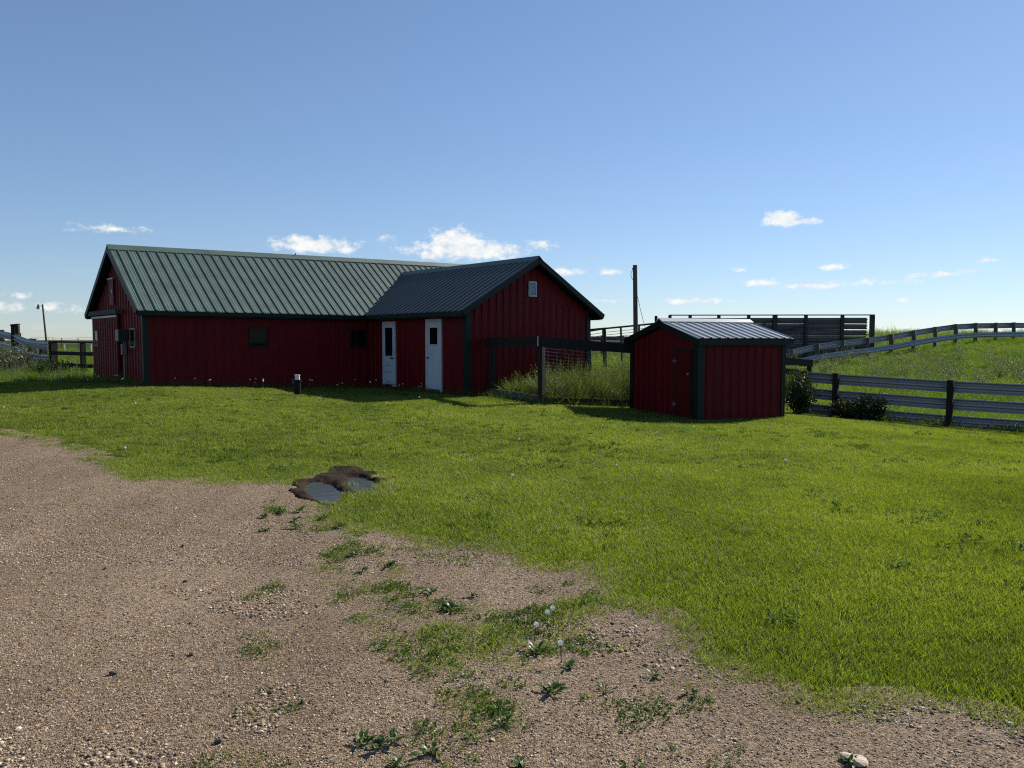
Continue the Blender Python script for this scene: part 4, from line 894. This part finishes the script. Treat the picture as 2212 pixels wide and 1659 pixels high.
# tall weeds inside the pen and scattered on the banks
PENPOLY = [(-.42, 19.95), (.72, 18.42), (5.2, 22.4), (10.2, 26.7), (9.6, 29.0), (4.0, 26.5), (2.2, 22.6)]
wk = [blades_mesh('tall_grass_clump', 46, .16, (.35, .85), (.005, .010), .35, .35, 'weed', 300+i, 4) for i in range(4)] + [leafy_mesh('tall_weed_clump', 6, (.45, 1.0), .16, (.10, .028), 22, 'weed', 320+i) for i in range(4)]
sage = [leafy_mesh('sage_clump', 9, (.45, .95), .22, (.07, .018), 26, 'sage', 340+i, tip=.5, droop=.1) for i in range(4)]
X, Y = jitter(-1, 10.5, 18, 29, .15, lambda x, y: np.where(inpoly(x, y, PENPOLY) & ~built(x, y), .85, 0))
n = len(X); hgt = np.clip(.72+.2*X+.7*(fbm(X, Y, 1.1, 61)-.5), .4, 1.6)
scatter('tall_weeds', np.stack([X, Y, H(X, Y)-.03], -1), zrot(n, .2), np.stack([.9+.3*rng.random(n)]*2+[hgt*(.7+.5*rng.random(n))], -1), wk, 'tall overgrown grass and weeds inside the wooden pen', 'weeds')
# grey-green weed drifts on hill and left bank
bx, by, bs = [], [], []
for u, v, cnt, sp, sz in ((3740,1490,60,1.6,.8),(3900,1480,60,2.2,.9),(4050,1455,50,2.5,.9),(3270,1470,26,.7,1.1),(3450,1430,30,.7,1.0),(3600,1475,30,1.2,.8),(3960,1420,30,2.0,.8),(60,1440,60,1.1,.9),(95,1430,40,.6,1.1),(20,1470,50,1.2,.7),(3990,1500,30,1.4,.7)):
    d = Vector(((u-2048)/3077, math.cos(R(3.283))-(v-1536)/3077*math.sin(R(3.283)), -math.sin(R(3.283))-(v-1536)/3077*math.cos(R(3.283)))); t = 5.
    while CAMZ+d.z*t > hz(d.x*t, d.y*t)+.3 and t < 70: t += .25
    for _ in range(int(cnt*.6)): bx.append(d.x*t+rng.normal()*sp); by.append(d.y*t+rng.normal()*sp); bs.append(sz*(.5+.7*rng.random()))
bx = np.array(bx); by = np.array(by); bs = np.array(bs); k = ~yard(bx, by) & ~built(bx, by); bx, by, bs = bx[k], by[k], bs[k]
scatter('grey_weeds', np.stack([bx, by, H(bx, by)-.03], -1), zrot(len(bx), .2), np.stack([bs*1.2, bs*1.2, bs], -1), sage, 'drifts of tall grey-green weeds on the banks', 'weeds')
# thin seeding grass along the unmown strip at the barn foot and fences
stalk = [blades_mesh('stalk_clump', 9, .12, (.10, .30), (.002, .004), .3, .25, 'weed', 360+i) for i in range(3)]
X = rng.uniform(-20, 14, 2600); off = rng.normal(0, .16, 2600); Y = np.interp(X, LBX, LBY)-.05-np.abs(off)*.7; k = ~built(X, Y) & (np.abs(X-9.2) > .4)
X, Y = X[k], Y[k]; n = len(X); s_ = .35+.55*rng.random(n)
scatter('edge_grass', np.stack([X, Y, H(X, Y)-.02], -1), zrot(n, .2), np.stack([s_]*3, -1), stalk, 'untrimmed thin grass stalks along walls and fences', 'grass')

# ---------------- pebbles on the drive
pk = [pebble_mesh('pebble_kind', 500+i) for i in range(6)]
def peb(n, x0, x1, y0, y1, r0, r1, pw, cond=None):
    X = rng.uniform(x0, x1, n); Y = y0+(y1-y0)*rng.random(n)**1.5; k = on_gravel(X, Y) & ~inpoly(X, Y, MUD) & (np.abs(X) < .7*Y+1)
    if cond is not None: k &= cond(X, Y)
    X, Y = X[k], Y[k]; s = r0+(r1-r0)*rng.random(len(X))**pw; return X, Y, s
sets = [peb(150000, -7, 3, 2.4, 7.5, .0025, .0075, 2.0), peb(40000, -9, 0, 5.5, 12, .004, .010, 2.0), peb(1500, -8, 3, 2.4, 10, .008, .016, 2.5),
        peb(9000, .2, 2.6, 2.5, 4.6, .004, .016, 2.2, lambda x, y: ((y-(4.15-.62*(x-.75))) < .12) & ((y-(4.15-.62*(x-.75))) > -.42) & (fbm(x, y, 4, 5) > .42)),
        peb(9000, -2.3, -1.0, 2.5, 5.0, .005, .013, 2.0, lambda x, y: fbm(x, y, 1.6, 15) > .52)]
X = np.concatenate([s[0] for s in sets]); Y = np.concatenate([s[1] for s in sets]); s_ = np.concatenate([s[2] for s in sets]); n = len(X)
Zp = drive_z(X, Y)
scatter('gravel_stones', np.stack([X, Y, Zp+s_*.15], -1), zrot(n, .8), np.stack([s_]*3, -1), pk, 'loose tan and grey pebbles covering the driveway', 'gravel'); print('pebbles', n)
# scraps of low weeds and dry grass in the gravel
lw = [blades_mesh('low_weed', 26, .06, (.012, .032), (.003, .005), 1.3, .3, 'lawn', 380+i, 2) for i in range(3)] + [leafy_mesh('low_leaf', 8, (.012, .026), .06, (.022, .010), 4, 'clover', 390+i, tip=.1) for i in range(3)]
X = rng.uniform(-2.6, 1.8, 16000); Y = rng.uniform(2.5, 7.6, 16000); nn = fbm(X, Y, 3.2, 71)+.35*(rng.random(16000)-.5)
k = on_gravel(X, Y) & ((inpoly(X, Y, SP1) & (nn > .55)) | (inpoly(X, Y, SP2) & (nn > .58)) | (inpoly(X, Y, SP3) & (nn > .56)) | ((X > -1.9+.25*(5.5-Y)) & (X < 1.1) & (nn > .74)))
X, Y = X[k], Y[k]; n = len(X); s_ = .45+.6*rng.random(n)
scatter('low_weeds', np.stack([X, Y, drive_z(X, Y)-.003], -1), zrot(n, .2), np.stack([s_]*3, -1), lw, 'scraps of low weeds and grass creeping over the gravel', 'weeds'); print('low weeds', n)

# ---------------- single plants and stones
def leaf_mesh(name, L_, W_, arch, lobes, seed):
    r = random.Random(seed); mb = MB(); n = 6; T = []
    for i in range(n+1):
        t = i/n; w_ = W_*math.sin(math.pi*min(1, .12+.9*t)**1.1)*(1+.35*(i % 2)*lobes)/2 if i < n else .0006
        z = arch*math.sin(t*math.pi*.75)*L_; mb.v += [(t*L_, -w_, z+.15*w_), (t*L_, 0, z), (t*L_, w_, z+.15*w_)]; T += [.3+.4*r.random()]*3
    for i in range(n):
        k = 3*i; mb.f += [(k, k+3, k+4, k+1), (k+1, k+4, k+5, k+2)]
    me = mb.mesh(name); a = me.attributes.new('tint', 'FLOAT', 'POINT'); a.data.foreach_set('value', np.array(T, np.float32)); me.materials.append(M['rosette']); return me
leafs = [leaf_mesh('leaf', .12, .026, .2, 1, 1), leaf_mesh('leaf', .10, .028, .26, 1, 2), leaf_mesh('leaf', .085, .03, .3, 0, 3)]
WEEDS = [(-.88,5.51,1.2),(-.53,4.89,1.0),(-.37,4.59,1.2),(-.24,4.84,.8),(.18,3.49,1.15),(.82,3.46,.7),(.69,3.66,.7),(-2.17,7.12,1.2),(-2.09,6.47,.9),(-1.87,6.6,1.1),(-.53,3.01,.9),(-.32,2.96,.9),(.04,2.86,.8),(-.03,3.18,.8),(.13,3.95,1.2),(.29,3.77,.9),(.44,3.51,.6),(-.79,3.29,.35),(-.44,2.86,.8),(-.60,3.05,.9),(1.31,2.88,.7),(-.07,3.31,.8),(-2.0,7.2,1.2),(-2.25,6.95,1.1),(-1.72,6.9,1.2),(-1.5,6.62,1.2),(-1.05,5.35,.8),(-1.2,5.75,.9),(-1.95,6.85,1.2),(-.48,3.06,.8)]
for i, (x, y, s) in enumerate(WEEDS):
    t = thing('leafy_weed', 'low dark green broad-leaved weed rosette rooted in the gravel', 'weed', 'weed rosettes in the gravel', loc=(x, y, hz(x, y)-.036))
    nl = 13 if s > .5 else 7
    for k in range(nl):
        lf = bpy.data.objects.new('leaf', leafs[(i+k) % 3]); COL.objects.link(lf); lf.parent = t
        q = s*random.uniform(.35, .75); lf.scale = (q, q, q); lf.rotation_euler = (random.uniform(-.3, .3), random.uniform(-.38, .12), k*2.4+random.uniform(-.3, .3)); lf.location = (random.uniform(-.02, .02), random.uniform(-.02, .02), .004)
# dandelion clocks
import bmesh
hb = MB(); qr = np.random.default_rng(5)
for i in range(130):                       # plumes radiating from the seed head
    d = Vector(qr.normal(0, 1, 3).tolist()).normalized(); e = d.orthogonal().normalized(); f_ = d.cross(e); rr = .020*(.85+.25*qr.random())
    hb.add([d*.003, d*rr+e*.0032, d*rr-e*.0032], [(0, 1, 2)]); hb.add([d*rr*.9+f_*.003, d*rr*1.03, d*rr*.9-f_*.003], [(0, 1, 2)])
hb.tube((0, 0, -.003), (0, 0, .004), .003, .002, 6)
head_me = hb.mesh('seed_head'); head_me.materials.append(M['fluff'])
stem_me = MB().tube((0, 0, -.02), (0, 0, 1), .0028, .002, 5).mesh('stem'); stem_me.materials.append(M['stem'])
def dandelion(x, y, h, label, group, big=1.0):
    t = thing('dandelion', label, 'dandelion', group, loc=(x, y, hz(x, y)-.03)); t.rotation_euler = (random.uniform(-.15, .15), random.uniform(-.15, .15), 0)
    s = bpy.data.objects.new('stem', stem_me); COL.objects.link(s); s.parent = t; s.scale = (1, 1, h)
    hd = bpy.data.objects.new('seed_head', head_me); COL.objects.link(hd); hd.parent = t; hd.location = (0, 0, h); hd.scale = (big, big, big*.95)
for (x, y) in ((.2, 4.26), (.12, 4.08), (.25, 3.81), (.24, 4.32)): dandelion(x, y, .10, 'white dandelion seed head standing in the gravel weeds', 'dandelions in the gravel', .72)
for (x, y) in ((.01, 8.65), (3.6, 10.06), (5.03, 14.99), (-5.23, 10.33), (-9.37, 14.15), (3.44, 14.43), (-4.27, 17.02), (-2.15, 17.75), (.1, 11.64), (2.48, 13.07), (1.3, 9.4), (-7.4, 15.1)): dandelion(x, y, .085, 'lone white dandelion seed head out on the open lawn', 'dandelions on the lawn', .85)
for i in range(64):
    x = random.choice([random.uniform(-15.5, -9), random.uniform(-15, -9.5), random.uniform(-9, -4.3), random.uniform(-4.3, -2.2)]); y = float(np.interp(x, LBX, LBY))-abs(random.gauss(.15, .35))-.1
    if x < -9.3: dandelion(x, y, random.uniform(.12, .26), 'pale dandelion seed head in the shaded strip left of the barn', 'dandelions left of the barn', random.uniform(.7, 1.05))
    else: dandelion(x, y, random.uniform(.12, .26), 'pale dandelion seed head on a tall stem at the barn foot', 'dandelions along the barn', random.uniform(.7, 1.05))
# stones big enough to pick out
def stone(x, y, r_, mat, label, group=None, flat=.5, seed=0):
    bm = bmesh.new(); bmesh.ops.create_icosphere(bm, subdivisions=2, radius=r_); q = random.Random(seed); ph = [q.uniform(0, 6) for _ in range(4)]
    for v in bm.verts:
        k = 1+.24*math.sin(v.co.x/r_*2.1+ph[0])*math.cos(v.co.y/r_*2.7+ph[1])+.09*q.uniform(-1, 1); v.co = Vector((v.co.x*k*1.25, v.co.y*k*.8, v.co.z*k*flat))
    me = bpy.data.meshes.new('stone'); bm.to_mesh(me); bm.free(); o = link('stone', me, mat); o.location = (x, y, hz(x, y)-.035+r_*flat*.35); o.rotation_euler = (0, 0, q.uniform(0, 3)); tag(o, label, 'stone', group)
stone(1.335, 2.90, .042, 'stone_pale', 'pale flat stone lying on the gravel at bottom right', seed=11, flat=.36)
for i, (x, y, r_) in enumerate(((-2.21,5.12,.014),(-1.96,3.69,.016),(-1.67,3.92,.013),(-2.36,4.98,.014),(-2.14,6.44,.015),(-1.45,4.6,.013),(-2.9,5.4,.016),(-.95,3.4,.013),(-1.2,3.05,.014),(-2.6,6.0,.016),(-.6,3.6,.012),(-1.85,4.35,.013))):
    stone(x, y, r_, 'stone_dark', 'small dark stone lying on the open gravel drive', 'dark stones on the drive', .7, i)
# bushes
def bush(name, label, x, y, rx, ry, h, n, leaf, mat, seed, cat='bush'):
    r = np.random.default_rng(seed); z0 = hz(x, y); T = thing(name, label, cat, loc=(x, y, z0)); V = []; F_ = []; tt = []; st = MB()
    for s in range(22):
        a = r.random()*6.283; k = math.sqrt(r.random()); tip = Vector((math.cos(a)*rx*k, math.sin(a)*ry*k, h*(.45+.55*r.random())*(1-.4*k*k))); base = Vector((tip.x*.25, tip.y*.25, -.05)); mid = (base+tip)/2+Vector((0, 0, .1*h))
        st.tube(base, mid, .009, .006, 5); st.tube(mid, tip, .006, .003, 5)
        for q in range(n//22):
            t = .15+.85*r.random(); p = (base.lerp(mid, t*2) if t < .5 else mid.lerp(tip, t*2-1))+Vector(r.normal(0, .09, 3).tolist())
            if p.z < .01: p.z = .02
            az = r.random()*6.283; el = r.normal(.1, .6); d = Vector((math.cos(az)*math.cos(el), math.sin(az)*math.cos(el), math.sin(el))); sd_ = d.cross(Vector(r.normal(0, 1, 3).tolist())).normalized()
            L_ = leaf*(.6+.8*r.random()); W_ = L_*.42; k = len(V); V += [tuple(p), tuple(p+d*L_*.5+sd_*W_/2), tuple(p+d*L_), tuple(p+d*L_*.5-sd_*W_/2)]; F_.append((k, k+1, k+2, k+3)); tt += [r.random()]*4
    me = bpy.data.meshes.new('foliage'); me.from_pydata(V, [], F_); a = me.attributes.new('tint', 'FLOAT', 'POINT'); a.data.foreach_set('value', np.array(tt, np.float32))
    link('foliage', me, mat, T); st.build('stems', 'stem', T); return T
bush('leafy_bush', 'dark leafy bush growing against the left end of the guardrail fence', 9.75, 21.45, .85, .45, .72, 3600, .085, 'bush', 31)
bush('leafy_bush', 'tall shaded weedy bush between the shed and fence post', 8.15, 21.9, .55, .5, 1.35, 3200, .08, 'bush', 32)
bush('leafy_bush', 'grey-green bushy weed clump below the left rail fence', -17.6, 26.6, .9, .7, 1.0, 3600, .07, 'sage', 33)
bush('leafy_bush', 'dark scrubby bush under the wooden fence beside the barn gable', -15.3, 25.4, 1.0, .6, .6, 2600, .07, 'bush', 34)
